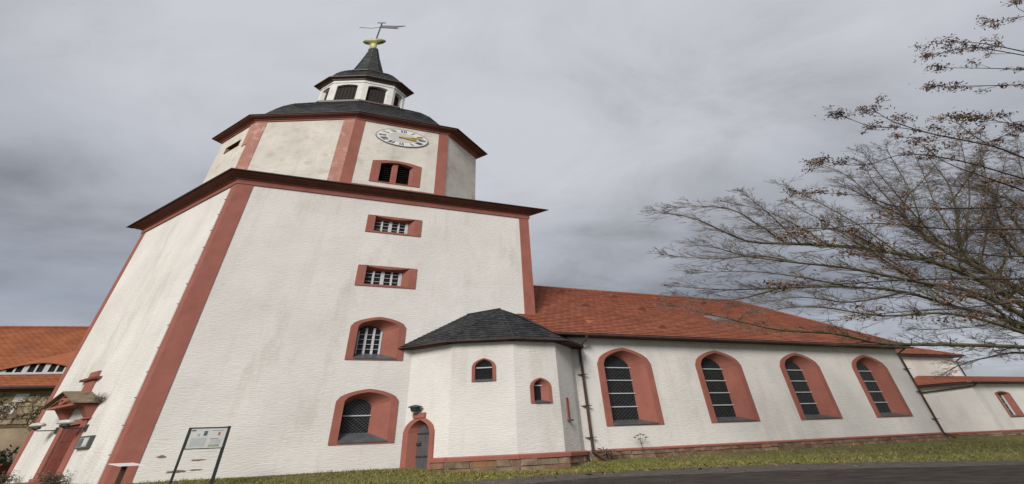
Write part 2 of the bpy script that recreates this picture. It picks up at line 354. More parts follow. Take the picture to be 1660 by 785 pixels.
apx = [(apx[0][0]-60, apx[0][1]-14)] + apx + [(apx[-1][0]+(apx[-1][0]-apx[-2][0])*6, apx[-1][1]+(apx[-1][1]-apx[-2][1])*6)]
_ry = road_y
def road_y(x): return float(np.interp(x, [e[0] for e in apx], [e[1] for e in apx]))
band_mesh(0.0, -8.0, 0.055, 'road', 'asphalt', 0.12)
road_y = _ry

# ================================================================== CHURCH
church = thing('church', F(0, 0, 1.0), 'white plastered village church with red corner strips, octagonal clock storey and tiled nave', 'church')
ZB, ZT = 0.6, 16.05
S = Wall((0, 0), (8.18, 0)); Wst = Wall((0, 6.09), (0, 0)); Est = Wall((8.18, 0), (8.18, 6.09)); Nth = Wall((8.18, 6.09), (0, 6.09))
# --- tower shaft
holes = []
holes.append(window(S, church, 4.11, 0.645, 2.05, 3.90, 4.46, 0.16, 0.34, 0.29, 2.50, 3.66, 4.06, bars=(3.28,), lattice=0.085, label='lower arched tower window with lattice glazing and one white bar', zbot=0.08))
holes.append(window(S, church, 4.11, 0.635, 5.86, 7.62, 8.18, 0.16, 0.34, 0.275, 6.24, 7.46, 7.80, mull=((-0.09, 0.016), (0.09, 0.016), (-0.265, 0.012), (0.265, 0.012)), grid_h=(6.5, 6.76, 7.02, 7.28), label='upper arched tower window with white glazing bars', zbot=0.08))
for zc, z0, z1, g in ((0, 13.56, 14.82, 0), (0, 9.97, 11.27, 0)):
    holes.append(window(S, church, 4.12, 0.745, z0, z1, z1+0.01, 0.20, 0.22, 0.47, z0+0.16, z1-0.24, z1-0.235, mull=((-0.45, 0.012), (-0.23, 0.014), (0.0, 0.034), (0.23, 0.014), (0.45, 0.03)), grid_h=(z0+0.40, z0+0.66, z0+0.90),
                        label='small rectangular tower window under the cornice' if z0 > 12 else 'small rectangular tower window between cornice and arched windows', zbot=0.12, sill=False))
mb = MB(); S.face(mb, [(0, ZB), (8.18, ZB), (8.18, ZT), (0, ZT)], holes)
dc = 6.09-3.20                                         # portal centre along the west wall
pdoor = [(dc-0.50, 1.1), (dc+0.50, 1.1), (dc+0.50, 3.42), (dc-0.50, 3.42)]
Wst.face(mb, [(0, ZB), (6.09, ZB), (6.09, ZT), (0, ZT)], [pdoor])
Est.face(mb, [(0, ZB), (6.09, ZB), (6.09, ZT), (0, ZT)], []); Nth.face(mb, [(0, ZB), (8.18, ZB), (8.18, ZT), (0, ZT)], [])
obj('tower_wall', mb, 'plaster', church)
def corner_strip(x, y, sx, sy, w1, w2, z0, z1):        # L-shaped painted strip round a corner, 25 mm proud
    p = 0.025; mb = MB()
    pts = [(x-sx*p, y-sy*p), (x+sx*w1, y-sy*p), (x+sx*w1, y+sy*0.02), (x+sx*0.02, y+sy*0.02), (x+sx*0.02, y+sy*w2), (x-sx*p, y+sy*w2)]
    mb.rings([[F(a, b, z0) for a, b in pts], [F(a, b, z1) for a, b in pts]], True, True); return mb
obj('corner_strip', corner_strip(0, 0, 1, 1, 0.36, 0.26, ZB, 16.0), 'red_paint', church)
obj('corner_strip', corner_strip(8.18, 0, -1, 1, 0.28, 0.28, ZB, 16.0), 'red_paint', church)
obj('corner_strip', corner_strip(0, 6.09, 1, -1, 0.28, 0.22, ZB, 16.0), 'red_paint', church)
sq = [(0, 0), (8.18, 0), (8.18, 6.09), (0, 6.09)]
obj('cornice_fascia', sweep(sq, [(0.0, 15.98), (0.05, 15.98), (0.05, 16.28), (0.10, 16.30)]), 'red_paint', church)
obj('cornice', sweep(sq, [(0.098, 16.302), (0.10, 16.36), (0.14, 16.40), (0.20, 16.43), (0.20, 16.48), (0.30, 16.53), (0.36, 16.58), (0.36, 16.64), (0.0, 16.68)]), 'moulding_red_shaded', church)  # upper mouldings: under-side shade is put into their darker colour
obj('cornice_capping', sweep(sq, [(0.30, 16.642), (0.43, 16.645), (0.43, 16.70), (-0.1, 16.95), (-0.6, 17.1)]), 'roof_edge', church)
# lightning conductor down the west side of the corner
mb = MB().tube([F(-0.03, 0.275, 16.0), F(-0.03, 0.275, 0.9)], 0.005, 5)
lc = obj('lightning_conductor', mb, 'moulding_red_shaded', church)
for k in range(13):
    z = 2.0+k*1.08; obj('clip', fbox(-0.05, 0.0, 0.255, 0.295, z, z+0.03), 'moulding_red_shaded', lc)
for (u, v), (wd_, ht_) in (((285, 765), (.20, .07)), ((318, 762), (.13, .04)), ((322, 746), (.16, .035)), ((262, 741), (.09, .06))):
    r = ray(u, v); nn = Mi[1]; k = (0-nn@(EYE[:2]-O2))/(nn@r[:2]); p = EYE+k*r; xx, _ = inv(p)
    if xx > 4.9: continue
    mb = MB(); ring = [S.P(xx+wd_*random.uniform(.6, 1.1)*math.cos(a), -0.003, p[2]+ht_*random.uniform(.5, 1.2)*math.sin(a)) for a in np.linspace(0, 2*math.pi, 14, endpoint=False)]; mb.poly(ring); obj('bare_patch', mb, 'mortar', church)
# --- octagon storey
def octa(rho, cx=0.5, cy=0.5):
    d = [(-.414, -1), (.414, -1), (1, -.414), (1, .414), (.414, 1), (-.414, 1), (-1, .414), (-1, -.414)]
    return [((cx+rho*a)*8.18, (cy+rho*b)*6.09) for a, b in d]
ov = octa(0.455); oz0, oz1 = 16.6, 23.45
OW = [Wall(ov[i], ov[(i+1) % 8]) for i in range(8)]     # 0 south, 1 south-east ... 6 west, 7 south-west
mb = MB(); cS = OW[0].L/2
belf = [(cS-0.50, 17.86), (cS+0.50, 17.86), (cS+0.50, 19.50), (cS+0.25, 19.64), (cS, 19.70), (cS-0.25, 19.64), (cS-0.50, 19.50)]
slit = [(OW[6].L/2-0.5, 21.64), (OW[6].L/2+0.5, 21.64), (OW[6].L/2+0.5, 22.26), (OW[6].L/2-0.5, 22.26)]
for i, wl in enumerate(OW): wl.face(mb, [(0, oz0), (wl.L, oz0), (wl.L, oz1), (0, oz1)], [belf] if i == 0 else ([slit] if i == 6 else []))
obj('octagon_wall', mb, 'plaster_old', church)
# belfry window: red surround, central post, dark louvres
P = OW[0].P; mb = MB(); outb = [(cS-0.75, 17.78), (cS+0.75, 17.78), (cS+0.75, 19.66), (cS+0.375, 19.84), (cS, 19.90), (cS-0.375, 19.84), (cS-0.75, 19.66)]
mb.rings([[P(a, .02, z) for a, z in outb], [P(a, -.03, z) for a, z in outb], [P(a, -.03, z) for a, z in belf], [P(a, .16, z) for a, z in belf]])
bw_ = obj('belfry_window', mb, 'red_paint', church, label='belfry opening with red surround, middle post and dark louvres')
obj('post', OW[0].box(cS-0.07, cS+0.07, 0.06, 0.14, 17.86, 19.69), 'red_paint', bw_)
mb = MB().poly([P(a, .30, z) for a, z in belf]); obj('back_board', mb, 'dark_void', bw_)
for k in range(9):
    z = 17.93+k*0.19; mb = MB(); mb.hexa([P(cS-.5, .145, z), P(cS+.5, .145, z), P(cS+.5, .25, z+.12), P(cS-.5, .25, z+.12), P(cS-.5, .145, z+.02), P(cS+.5, .145, z+.02), P(cS+.5, .25, z+.14), P(cS-.5, .25, z+.14)])
    obj('louvre', mb, 'louvre_wood', bw_)
P6 = OW[6].P; mb = MB(); mb.rings([[P6(a, -.02, z) for a, z in slit], [P6(a, .4, z) for a, z in slit]]); mb.poly([P6(a, .4, z) for a, z in slit])
obj('slit_opening', mb, 'dark_red', church, label='dark slit opening on the west side of the octagon')
for i, (l, r) in {0: (1, 1), 7: (1, 1), 6: (0, 1), 5: (0, 0), 2: (0, 1)}.items():     # painted strips beside the octagon corners
    for flag, a0, a1 in ((l, 0.0, 0.30), (r, OW[i].L-0.31, OW[i].L)):
        if flag: obj('corner_strip', OW[i].box(a0-0.004, a1+0.004, -0.025, 0.02, 17.35 if i != 6 else 21.2, oz1), 'flaky_paint' if i != 0 else 'red_paint', church)
obj('octagon_base_band', sweep(ov, [(0.0, 16.8), (0.07, 16.8), (0.07, 17.38), (0.0, 17.42)]), 'red_paint', church)
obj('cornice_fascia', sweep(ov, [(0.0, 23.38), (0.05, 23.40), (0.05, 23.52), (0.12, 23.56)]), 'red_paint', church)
obj('cornice', sweep(ov, [(0.118, 23.562), (0.12, 23.62), (0.22, 23.68), (0.30, 23.76), (0.30, 23.84), (0.0, 23.86)]), 'moulding_red_shaded', church)
obj('cornice_capping', sweep(ov, [(0.26, 23.845), (0.345, 23.85), (0.345, 23.91), (0.0, 24.05), (-.4, 24.1)]), 'roof_edge', church)
# clock
ck = MB(); CZ, CR = 22.24, 0.85
def disc(r0, r1, d0, n=40, mb=None):
    mb = mb or MB(); ang = [2*math.pi*k/n for k in range(n)]
    R0 = [P(cS+r0*math.cos(a), d0, CZ+r0*math.sin(a)) for a in ang] if r0 else None; R1 = [P(cS+r1*math.cos(a), d0, CZ+r1*math.sin(a)) for a in ang]; R2 = [P(cS+r1*math.cos(a), 0.0, CZ+r1*math.sin(a)) for a in ang]
    if r0: mb.rings([R0, R1, R2])
    else: mb.poly(R1); mb.rings([R1, R2])
    return mb
clock = obj('clock', disc(0.825, CR, -0.06), 'rim_grey', church, label='round tower clock with white numeral ring and gold hands')
obj('numeral_ring', disc(0, 0.825, -0.05), 'dial_white', clock); obj('dial_centre', disc(0, 0.47, -0.056), 'dial_grey', clock)
ROM = ['XII', 'I', 'II', 'III', 'IIII', 'V', 'VI', 'VII', 'VIII', 'IX', 'X', 'XI']
for h, t in enumerate(ROM):
    mb = MB(); a = math.pi/2-h*math.pi/6; er = np.array([math.cos(a), math.sin(a)]); et = np.array([math.sin(a), -math.cos(a)])
    wd = {'I': 0.055, 'V': 0.11, 'X': 0.11}; tot = sum(wd[c] for c in t); x = -tot/2
    def st(x0, r0, x1, r1, w):
        q = [(x0-w, r0), (x0+w, r0), (x1+w, r1), (x1-w, r1)]
        mb.poly([P(cS+(er*r+et*s_)[0], -0.064, CZ+(er*r+et*s_)[1]) for s_, r in q])
    for c in t:
        xc = x+wd[c]/2
        if c == 'I': st(xc, .53, xc, .76, .014)
        if c == 'V': st(xc-.035, .76, xc, .53, .015); st(xc+.035, .76, xc, .53, .008)
        if c == 'X': st(xc-.035, .76, xc+.035, .53, .015); st(xc+.035, .76, xc-.035, .53, .008)
        x += wd[c]
    obj('numeral', mb, 'iron', clock)
for ang, ln, wd in ((17, 0.70, 0.026), (-14, 0.50, 0.045)):
    a = math.radians(ang); e = np.array([math.cos(a), math.sin(a)]); q = np.array([-e[1], e[0]])*wd; mb = MB()
    pts = [-e*0.14-q, e*ln*0.72-q*1.3, e*ln, e*ln*0.72+q*1.3, -e*0.14+q]; mb.rings([[P(cS+p[0], d, CZ+p[1]) for p in pts] for d in (-0.08, -0.1)], True, True)
    obj('hand', mb, 'gold', clock)
# --- bell roof, lantern, spire
def oct_roof(profile, cx, rows, tw, name):
    rings = [[np.array(F(x, y, z)) for x, y in octa(r, cx)] for r, z in profile]; mb = MB()
    mb.rings([[p*1.0 for p in rg] for rg in rings]); mb2 = MB()
    for k in range(len(profile)-1):
        for i in range(8):
            j = (i+1) % 8; shingles(mb2, rings[k][i], rings[k][j], rings[k+1][j], rings[k+1][i], rows[k], tw, 0.035)
    o = obj(name, mb, 'slate', church); s_ = obj('slates', mb2, 'slate', o, kind='stuff'); return o
oct_roof([(.455, 24.04), (.420, 24.6), (.397, 25.2), (.365, 25.9), (.325, 26.5), (.27, 27.05), (.20, 27.45)], 0.488, [2, 3, 4, 3, 3, 3], 0.7, 'bell_roof')
LC = 0.476; lv = octa(0.17, LC); LW = [Wall(lv[i], lv[(i+1) % 8]) for i in range(8)]
obj('lantern_plate', sweep(octa(0.212, LC), [(-0.5, 27.55), (0.0, 27.57), (0.0, 27.80), (-1.0, 27.83)]), 'brown_metal', church)
mb = MB(); mi = MB()
for i, wl in enumerate(LW):
    c = wl.L/2; hw = wl.L*0.33
    op = [(c-hw, 27.8), (c+hw, 27.8), (c+hw, 30.06), (c+hw*.5, 30.19), (c, 30.24), (c-hw*.5, 30.19), (c-hw, 30.06)]
    wl.face(mb, [(0, 27.6), (wl.L, 27.6), (wl.L, 30.85), (0, 30.85)], [op]); mb.rings([[wl.P(a, 0, z) for a, z in op], [wl.P(a, 0.2, z) for a, z in op]])
obj('lantern_wall', mb, 'white_paint', church)
for i, wl in enumerate(LW):
    c = wl.L/2; hw = wl.L*0.33; g = None
    for k in range(6):
        a0 = c-hw+2*hw*k/6; obj('shutter_board', wl.box(a0+0.008, a0+2*hw/6-0.008, 0.15, 0.19, 27.7, 30.24), 'louvre_wood', church)
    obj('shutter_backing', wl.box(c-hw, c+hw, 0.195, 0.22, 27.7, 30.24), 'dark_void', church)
obj('lantern_frieze', sweep(lv, [(0.0, 30.42), (0.035, 30.44), (0.035, 30.52), (0.0, 30.54)]), 'white_paint', church)
obj('lantern_cornice', sweep(lv, [(0.0, 30.78), (0.06, 30.8), (0.10, 30.92), (0.22, 31.0), (0.26, 31.02), (0.26, 31.10), (0.0, 31.16)]), 'brown_metal', church)
oct_roof([(.197, 31.08), (.178, 31.5), (.165, 31.95), (.147, 32.35), (.12, 32.75), (.085, 33.0)], LC, [2, 2, 2, 2, 2], 0.4, 'lantern_roof')
SC_ = 0.470
obj('spire_plate', sweep(octa(0.088, SC_), [(-0.3, 33.0), (0.0, 33.0), (0.0, 33.2), (-0.4, 33.22)]), 'brown_metal', church)
oct_roof([(.072, 33.18), (.056, 34.3), (.036, 35.8), (.017, 37.5)], SC_, [5, 6, 7], 0.35, 'spire')
ax = np.array(F(0.462*8.18, 3.045, 0)); ax[2] = 0
def lathe(prof, mb, n=20, sx=2.2):
    mb.rings([[ax+np.array([sx*r*math.cos(2*math.pi*k/n), r*math.sin(2*math.pi*k/n)*0.55, z]) for k in range(n)] for r, z in prof]); return mb
fin = obj('finial', lathe([(.20, 37.25), (.17, 37.5), (.16, 38.1), (.20, 38.25), (.30, 38.34), (.50, 38.52), (.55, 38.66), (.54, 38.72), (.3, 38.80), (.05, 38.85)], MB()), 'copper', church, smooth=True)
vp = ax+np.array([0.1, 0, 0]); vane = obj('weather_vane', MB().tube([vp+np.array([0, 0, 38.8]), vp+np.array([0.2, 0, 42.1])], 0.07, 6), 'iron', church)
mb = MB(); c0 = vp+np.array([0.15, 0, 41.35])
def vbox(pts, t=0.03, mb=None):
    mb = mb or MB(); mb.rings([[c0+np.array([x, s_*t, z]) for x, z in pts] for s_ in (-1, 1)], True, True); return mb
obj('vane_arrow', vbox([(-.1, -.05), (-1.0, -.14), (-2.3, .12), (-1.0, .22), (-.1, .12)]), 'bar_white', vane)
obj('vane_flag', vbox([(.1, -.16), (2.0, -.50), (1.6, -.22), (2.7, -.02), (1.5, .08), (.1, .26)]), 'iron', vane)
obj('vane_crossbar', vbox([(-.45, .82), (.45, .72), (.45, .79), (-.45, .89)]), 'iron', vane)
# --- nave
NY, NRY, NX0, NX1 = -0.898, 3.045, 7.85, 20.85; NN = 2*NRY-NY; EYv, EZ, RZ = -1.264, 7.26, 12.39; NZB = 0.5
NS = Wall((NX0, NY), (NX1, NY)); holes = []
for k, ac in enumerate((1.2077, 1.582, 1.9595, 2.332)):
    holes.append(window(NS, church, ac*8.18-NX0, 0.80, 2.41, 5.66, 6.59, 0.17, 0.30, 0.415, 2.68, 5.50, 6.20, bars=(3.37, 4.07, 4.78, 5.49), lattice=0.11,
                        label=['tall arched nave window beside the downpipe', 'second tall arched nave window from the slate-roofed annex', 'third tall arched nave window from the slate-roofed annex', 'tall arched nave window beside the choir corner'][k], zbot=0.05))
mb = MB(); NS.face(mb, [(0, NZB), (NX1-NX0, NZB), (NX1-NX0, 7.2), (0, 7.2)], holes)
NE_ = Wall((NX1, NY), (NX1, NN)); NE_.face(mb, [(0, NZB), (NE_.L, NZB), (NE_.L, 7.2), (0, 7.2)], [])
NWw = Wall((NX0, NN), (NX0, NY)); NWw.face(mb, [(0, NZB), (NWw.L, NZB), (NWw.L, 7.2), (NWw.L/2, 12.2), (0, 7.2)], [])
NNw = Wall((NX1, NN), (NX0, NN)); NNw.face(mb, [(0, NZB), (NNw.L, NZB), (NNw.L, 7.2), (0, 7.2)], [])
obj('nave_wall', mb, 'plaster', church)
VX, HX, RX = 7.65, 21.05, 19.66; NEV = 2*NRY-EYv
def slope_z(y): return EZ+(RZ-EZ)*(y-EYv)/(NRY-EYv)
rb = MB()
rb.poly([F(VX, EYv, EZ), F(HX, EYv, EZ), F(RX, NRY, RZ), F(VX, NRY, RZ)]); rb.poly([F(HX, EYv, EZ), F(HX, NEV, EZ), F(RX, NRY, RZ)]); rb.poly([F(HX, NEV, EZ), F(VX, NEV, EZ), F(VX, NRY, RZ), F(RX, NRY, RZ)])
nroof = obj('nave_roof', rb, 'clay_tile', church)
tb = MB()
shingles(tb, F(VX, EYv, EZ), F(HX, EYv, EZ), F(RX, NRY, RZ), F(VX, NRY, RZ), 36, 0.50, 0.05)
shingles(tb, F(HX, EYv, EZ), F(HX, NEV, EZ), F(RX, NRY, RZ), F(RX, NRY, RZ), 42, 0.45, 0.030)
obj('roof_tiles', tb, 'clay_tile', nroof, kind='stuff')
mb = MB()
def ridge_tiles(A, B, n, r, par, mname):
    A, B = np.array(A), np.array(B); e = (B-A)/n
    for k in range(n):
        mb = MB().tube([A+e*k, A+e*(k+1.08)], [r*1.08, r*0.92], 7); obj('ridge_tile', mb, mname, par, smooth=False)
ridge_tiles(F(VX, NRY, RZ), F(RX, NRY, RZ), 44, 0.11, nroof, 'clay_tile'); ridge_tiles(F(RX, NRY, RZ), F(HX, EYv, EZ+.03), 18, 0.09, nroof, 'clay_tile'); ridge_tiles(F(RX, NRY, RZ), F(HX, NEV, EZ+.03), 18, 0.09, nroof, 'clay_tile')
for u, v in ((910, 475), (996, 483), (1069, 488), (1141, 493), (950, 497), (1042, 503), (963, 527), (1075, 533), (1226, 528), (1310, 540)):   # little hooded roof vents
    r = ray(u, v); n_ = np.cross(np.array(F(1, 0, 0))-np.array(F(0, 0, 0)), np.array(F(0, NRY-EYv, RZ-EZ))-np.array(F(0, 0, 0))); p0 = np.array(F(VX, EYv, EZ)); k = ((p0-EYE)@n_)/(r@n_); p = EYE+k*r; x, y = inv(p)
    mb = MB(); y2 = y+0.3
    mb.poly([F(x-.16, y, slope_z(y)+.06), F(x, y, slope_z(y)+.28), F(x+.16, y, slope_z(y)+.06)]); mb.poly([F(x-.16, y, slope_z(y)+.06), F(x, y, slope_z(y)+.28), F(x, y2, slope_z(y2)+.06)]); mb.poly([F(x+.16, y, slope_z(y)+.06), F(x, y, slope_z(y)+.28), F(x, y2, slope_z(y2)+.06)])
    obj('vent_tile', mb, 'dark_red' if random.random() < .75 else 'clay_tile', nroof)
mb = MB(); x0, x1, y0, y1 = 14.95, 15.72, 0.35, 0.75
mb.hexa([F(x0, y0, slope_z(y0)+.03), F(x1, y0, slope_z(y0)+.03), F(x1, y1, slope_z(y1)+.03), F(x0, y1, slope_z(y1)+.03), F(x0, y0, slope_z(y0)+.14), F(x1, y0, slope_z(y0)+.14), F(x1, y1, slope_z(y1)+.10), F(x0, y1, slope_z(y1)+.10)])
obj('skylight', mb, 'sill_metal', nroof)
obj('verge_board', MB().hexa([F(VX, EYv, EZ-.14), F(VX+.05, EYv, EZ-.14), F(VX+.05, NRY, RZ-.14), F(VX, NRY, RZ-.14), F(VX, EYv, EZ-.005), F(VX+.05, EYv, EZ-.005), F(VX+.05, NRY, RZ-.005), F(VX, NRY, RZ-.005)]), 'clay_tile', church)
obj('eave_soffit', MB().hexa([F(VX+.06, EYv+.02, 7.10), F(HX-.02, EYv+.02, 7.10), F(HX-.02, NY+.02, 7.12), F(VX+.06, NY+.02, 7.12), F(VX+.06, EYv+.02, 7.245), F(HX-.02, EYv+.02, 7.245), F(HX-.02, NY+.02, 7.6), F(VX+.06, NY+.02, 7.6)]), 'roof_edge', church)
obj('gutter', MB().tube([F(VX, EYv-.05, EZ-.10), F(HX+.03, EYv-.05, EZ-.12)], 0.075, 8), 'brown_metal', church)
# plinth: red ledge and stones below it
def plinth(wl, a0, a1, zl0, zl1, proud, zlow, par, big=1.0, courses=2):
    obj('plinth_ledge', MB().hexa([wl.P(a0, -proud, zl0), wl.P(a1, -proud, zl0), wl.P(a1, .02, zl0), wl.P(a0, .02, zl0), wl.P(a0, -proud, zl1-.06), wl.P(a1, -proud, zl1-.06), wl.P(a1, .02, zl1), wl.P(a0, .02, zl1)]), 'red_paint', par)
    bk = obj('plinth_backing', wl.box(a0, a1, -proud*.55, .015, 0.3, zl0-.002), 'mortar', par)
    ztop = zl0-0.006; ht = (zl0-zlow)/courses
    for c in range(courses):
        z1 = ztop-c*ht; z0 = z1-ht+0.025; a = a0
        while a < a1-0.02:
            wd = min(random.uniform(0.25, 0.75)*big, a1-a)
            if a1-a-wd < 0.12: wd = a1-a
            p = proud*random.uniform(0.72, 0.98); j = lambda: random.uniform(-.014, .014); b0, b1 = a+.012, a+wd-.012; z1_ = z1+random.uniform(-.02, .0)
            mb = MB().hexa([wl.P(b0+j(), -p+j(), z0+j()), wl.P(b1+j(), -p+j(), z0+j()), wl.P(b1, 0, z0), wl.P(b0, 0, z0), wl.P(b0+.01+j(), -p+j()+.01, z1_+j()), wl.P(b1-.01+j(), -p+j()+.01, z1_+j()), wl.P(b1, 0, z1_), wl.P(b0, 0, z1_)])
            obj('stone', mb, random.choices(['stone', 'red_stone', 'orange_stone'], [6, 3.0, 1.0 if c else .5])[0], par); a += wd
plinth(NS, 0.72, NS.L+0.06, 1.245, 1.37, 0.09, 0.86, church, 0.5, 2)
plinth(NE_, -0.06, NE_.L, 1.235, 1.37, 0.09, 0.9, church, 0.5, 2)
obj('downpipe', MB().tube([F(8.52, EYv-.05, 7.12), F(8.52, EYv-.05, 6.98), F(8.55, NY-.10, 6.55), F(8.55, NY-.10, 1.25), F(8.62, NY-.28, 1.0), F(8.66, NY-.36, .82)], 0.08, 8), 'brown_metal', church, label='brown downpipe beside the annex')
obj('downpipe', MB().tube([F(8.30, -1.40, 6.44), F(8.42, -1.15, 6.30), F(8.55, NY-.10, 6.05)], 0.05, 8), 'brown_metal', church)
obj('downpipe', MB().tube([F(20.72, EYv-.05, 7.10), F(20.74, NY-.09, 6.75), F(20.74, NY-.09, 1.3), F(20.80, NY-.3, 1.0)], 0.065, 8), 'brown_metal', church, label='brown downpipe at the choir end of the nave')
for x, zs_ in ((8.55, (1.9, 3.4, 5.0)), (20.74, (2.2, 4.0, 5.6))):
    for z in zs_: obj('pipe_clamp', fbox(x-.075, x+.075, NY-.17, NY+.01, z, z+.03), 'brown_metal', church)
# --- annex (polygonal stair porch with slate roof)
AV = [(4.965, 0.0), (5.09, -1.25), (5.99, -1.98), (7.03, -1.98), (8.06, -1.22), (8.43, -0.898)]
AW = [Wall(AV[i], AV[i+1]) for i in range(5)]; AZ = 6.42; mb = MB()
dfr = 0.44; d_out = outline(dfr, 0.43, 0.9, 2.45, 3.12); d_opn = outline(dfr+.02, 0.30, 0.9, 2.42, 2.96)
ah = {0: [outline(dfr, 0.40, 0.45, 2.45, 3.06)]}
w1 = AW[1]; w2 = AW[2]
ah[1] = [window(w1, church, w1.L*0.515, 0.225, 4.50, 5.22, 5.62, 0.06, 0.12, 0.15, 4.60, 5.20, 5.50, bars=(5.17,), label='small arched annex window higher up beside the roof hip', zbot=0.03)]
ah[2] = [window(w2, church, 0.585, 0.245, 3.44, 4.22, 4.62, 0.07, 0.16, 0.135, 3.58, 4.20, 4.48, bars=(4.27,), label='small arched annex window lower down near the downpipe', zbot=0.03)]
for i, wl in enumerate(AW): wl.face(mb, [(0, 0.4), (wl.L, 0.4), (wl.L, AZ), (0, AZ)], ah.get(i, []))
obj('annex_wall', mb, 'plaster', church)
a3 = AW[3]; sl_ = a3.box(a3.L*.34, a3.L*.46, -.02, .03, 2.72, 3.72); so_ = obj('slit_window', sl_, 'red_paint', church); obj('slit_sill', a3.box(a3.L*.30, a3.L*.50, -.07, .02, 2.66, 2.72), 'lead', so_)
P0 = AW[0].P; mb = MB(); mb.rings([[P0(a, .02, z) for a, z in d_out], [P0(a, -.035, z) for a, z in d_out], [P0(a, -.035, z) for a, z in d_opn], [P0(a+.015, .22, z) for a, z in d_opn]])
mb.hexa([P0(dfr-.16, -.06, 3.05), P0(dfr+.16, -.06, 3.05), P0(dfr+.16, .01, 3.05), P0(dfr-.16, .01, 3.05), P0(dfr-.16, -.06, 3.28), P0(dfr+.16, -.06, 3.28), P0(dfr+.16, .01, 3.28), P0(dfr-.16, .01, 3.28)])
adoor = obj('door', mb, 'red_paint', church, label='narrow arched side door with red surround and grey plank leaf')
for k in range(5):
    u0 = dfr+.015-.30+.12*k; mb = MB(); top = lambda u: 2.42+(2.96-2.42)*(0.74*math.sqrt(max(0, 1-((u-dfr-.02)/.30)**2))+0.26*(1-min(1, abs(u-dfr-.02)/.30)))
    pl = [(u0+.004, .9), (u0+.116, .9), (u0+.116, top(u0+.116)), (u0+.06, top(u0+.06)), (u0+.004, top(u0+.004))]
    mb.rings([[P0(a, d, z) for a, z in pl] for d in (.18, .215)], True, True); obj('plank', mb, 'door_wood', adoor)
for z in (1.4, 2.35): obj('strap_hinge', AW[0].box(dfr-.26, dfr+.26, .16, .179, z, z+.06), 'iron', adoor)
obj('latch', AW[0].box(dfr-.24, dfr-.14, .13, .179, 1.9, 2.0), 'iron', adoor)
for i in range(1, 5):
    a0 = 0.0; plinth(AW[i], a0, AW[i].L+(.03 if i < 4 else 0), 1.17, 1.37, 0.10, 0.62, church, 0.95, 2)
plinth(AW[0], 0.88, AW[0].L, 1.17, 1.37, 0.10, 0.62, church, 0.9, 2)
AE = [(4.66, 0.02), (4.87, -1.36), (5.86, -2.19), (7.16, -2.19), (8.22, -1.42), (8.60, -0.93)]; EZA = 6.52; apex = (6.40, -1.05, 8.56)
TR_ = [(4.66, 0.0, 6.60), (6.28, 0.0, 8.55)]
rp = MB(); sh = MB(); Ap = F(*apex); Rb = F(6.28, 0.0, 8.56)
E_ = [F(x, y, EZA) for x, y in AE]; E_[0] = F(4.66, 0.0, EZA+.05)
faces = [(E_[0], E_[1], Ap, Rb), (E_[1], E_[2], Ap, Ap), (E_[2], E_[3], Ap, Ap), (E_[3], E_[4], Ap, Ap), (E_[4], E_[5], F(8.0, -0.3, 8.2), Ap)]
for q in faces: rp.poly(q[:3] if q[2] is q[3] else q); shingles(sh, *q, 16, 0.42, 0.03)
rp.poly([Ap, F(8.0, -0.3, 8.2), F(8.0, 0.05, 8.6), Rb])
ar = obj('annex_roof', rp, 'slate', church); obj('slates', sh, 'slate', ar, kind='stuff')
for a, b in ((E_[1], Ap), (E_[2], Ap), (Ap, Rb)): obj('hip_flashing', MB().tube([np.array(a)+(0, 0, .03), np.array(b)+(0, 0, .03)], .03, 5), 'slate', ar)
for i in range(5):
    a, b = AE[i], AE[i+1]; ew = Wall(a, b); obj('eave_board', MB().hexa([ew.P(0, 0, EZA-.10), ew.P(ew.L, 0, EZA-.10), ew.P(ew.L, .28, EZA-.10), ew.P(0, .28, EZA-.10), ew.P(0, 0, EZA-.01), ew.P(ew.L, 0, EZA-.01), ew.P(ew.L, .28, EZA+.0), ew.P(0, .28, EZA+.0)]), 'roof_edge', church)
    obj('gutter', MB().tube([ew.P(-.02, -.04, EZA-.04), ew.P(ew.L+.02, -.04, EZA-.04)], .045, 7), 'brown_metal', church)
# --- choir and sacristy
CXa, CXb, CYa, CYb = 20.9, 27.4, 1.1, 5.0
obj('choir_wall', prism([(CXa, CYa), (CXb, CYa), (CXb, CYb), (CXa, CYb)], 0.5, 7.3), 'plaster', church)
ce = offset([(CXa, CYa), (CXb, CYa), (CXb, CYb), (CXa, CYb)], 0.3); cz = 7.38
cr = MB(); sh = MB(); R1, R2 = F(20.3, NRY, 9.4), F(25.0, NRY, 9.4); c0_, c1_, c2_, c3_ = [F(x, y, cz) for x, y in ce]
cr.poly([c0_, c1_, R2, R1]); cr.poly([c1_, c2_, R2]); cr.poly([c2_, c3_, R1, R2]); shingles(sh, c0_, c1_, R2, R1, 22, .5, .03); shingles(sh, c1_, c2_, R2, R2, 22, .5, .03)
cro = obj('choir_roof', cr, 'clay_tile', church); obj('roof_tiles', sh, 'clay_tile', cro, kind='stuff')
ridge_tiles(R2, c1_, 14, .09, cro, 'clay_tile')
obj('eave_soffit', prism(offset([(CXa, CYa), (CXb, CYa), (CXb, CYb), (CXa, CYb)], 0.26), 7.22, 7.36), 'roof_edge', church)
obj('downpipe', MB().tube([F(27.5, .80, 7.2), F(27.45, 1.03, 6.9), F(27.45, 1.03, 5.2)], .06, 6), 'brown_metal', church)
SX, SX2, SYa, SYb, SZ = 23.75, 31.0, -0.898, 1.1, 4.62
SS = Wall((SX, SYa), (SX2, SYa)); SW_ = Wall((SX, SYb), (SX, SYa))
hs = [window(SS, church, 1.46, 0.42, 2.12, 3.82, 4.02, 0.09, 0.2, 0.27, 2.26, 3.72, 3.86, mull=((-.26, .02), (0, .025), (.26, .02)), grid_h=(2.7, 3.1, 3.5), label='segment-arched sacristy window with white glazing bars', zbot=0.05)]
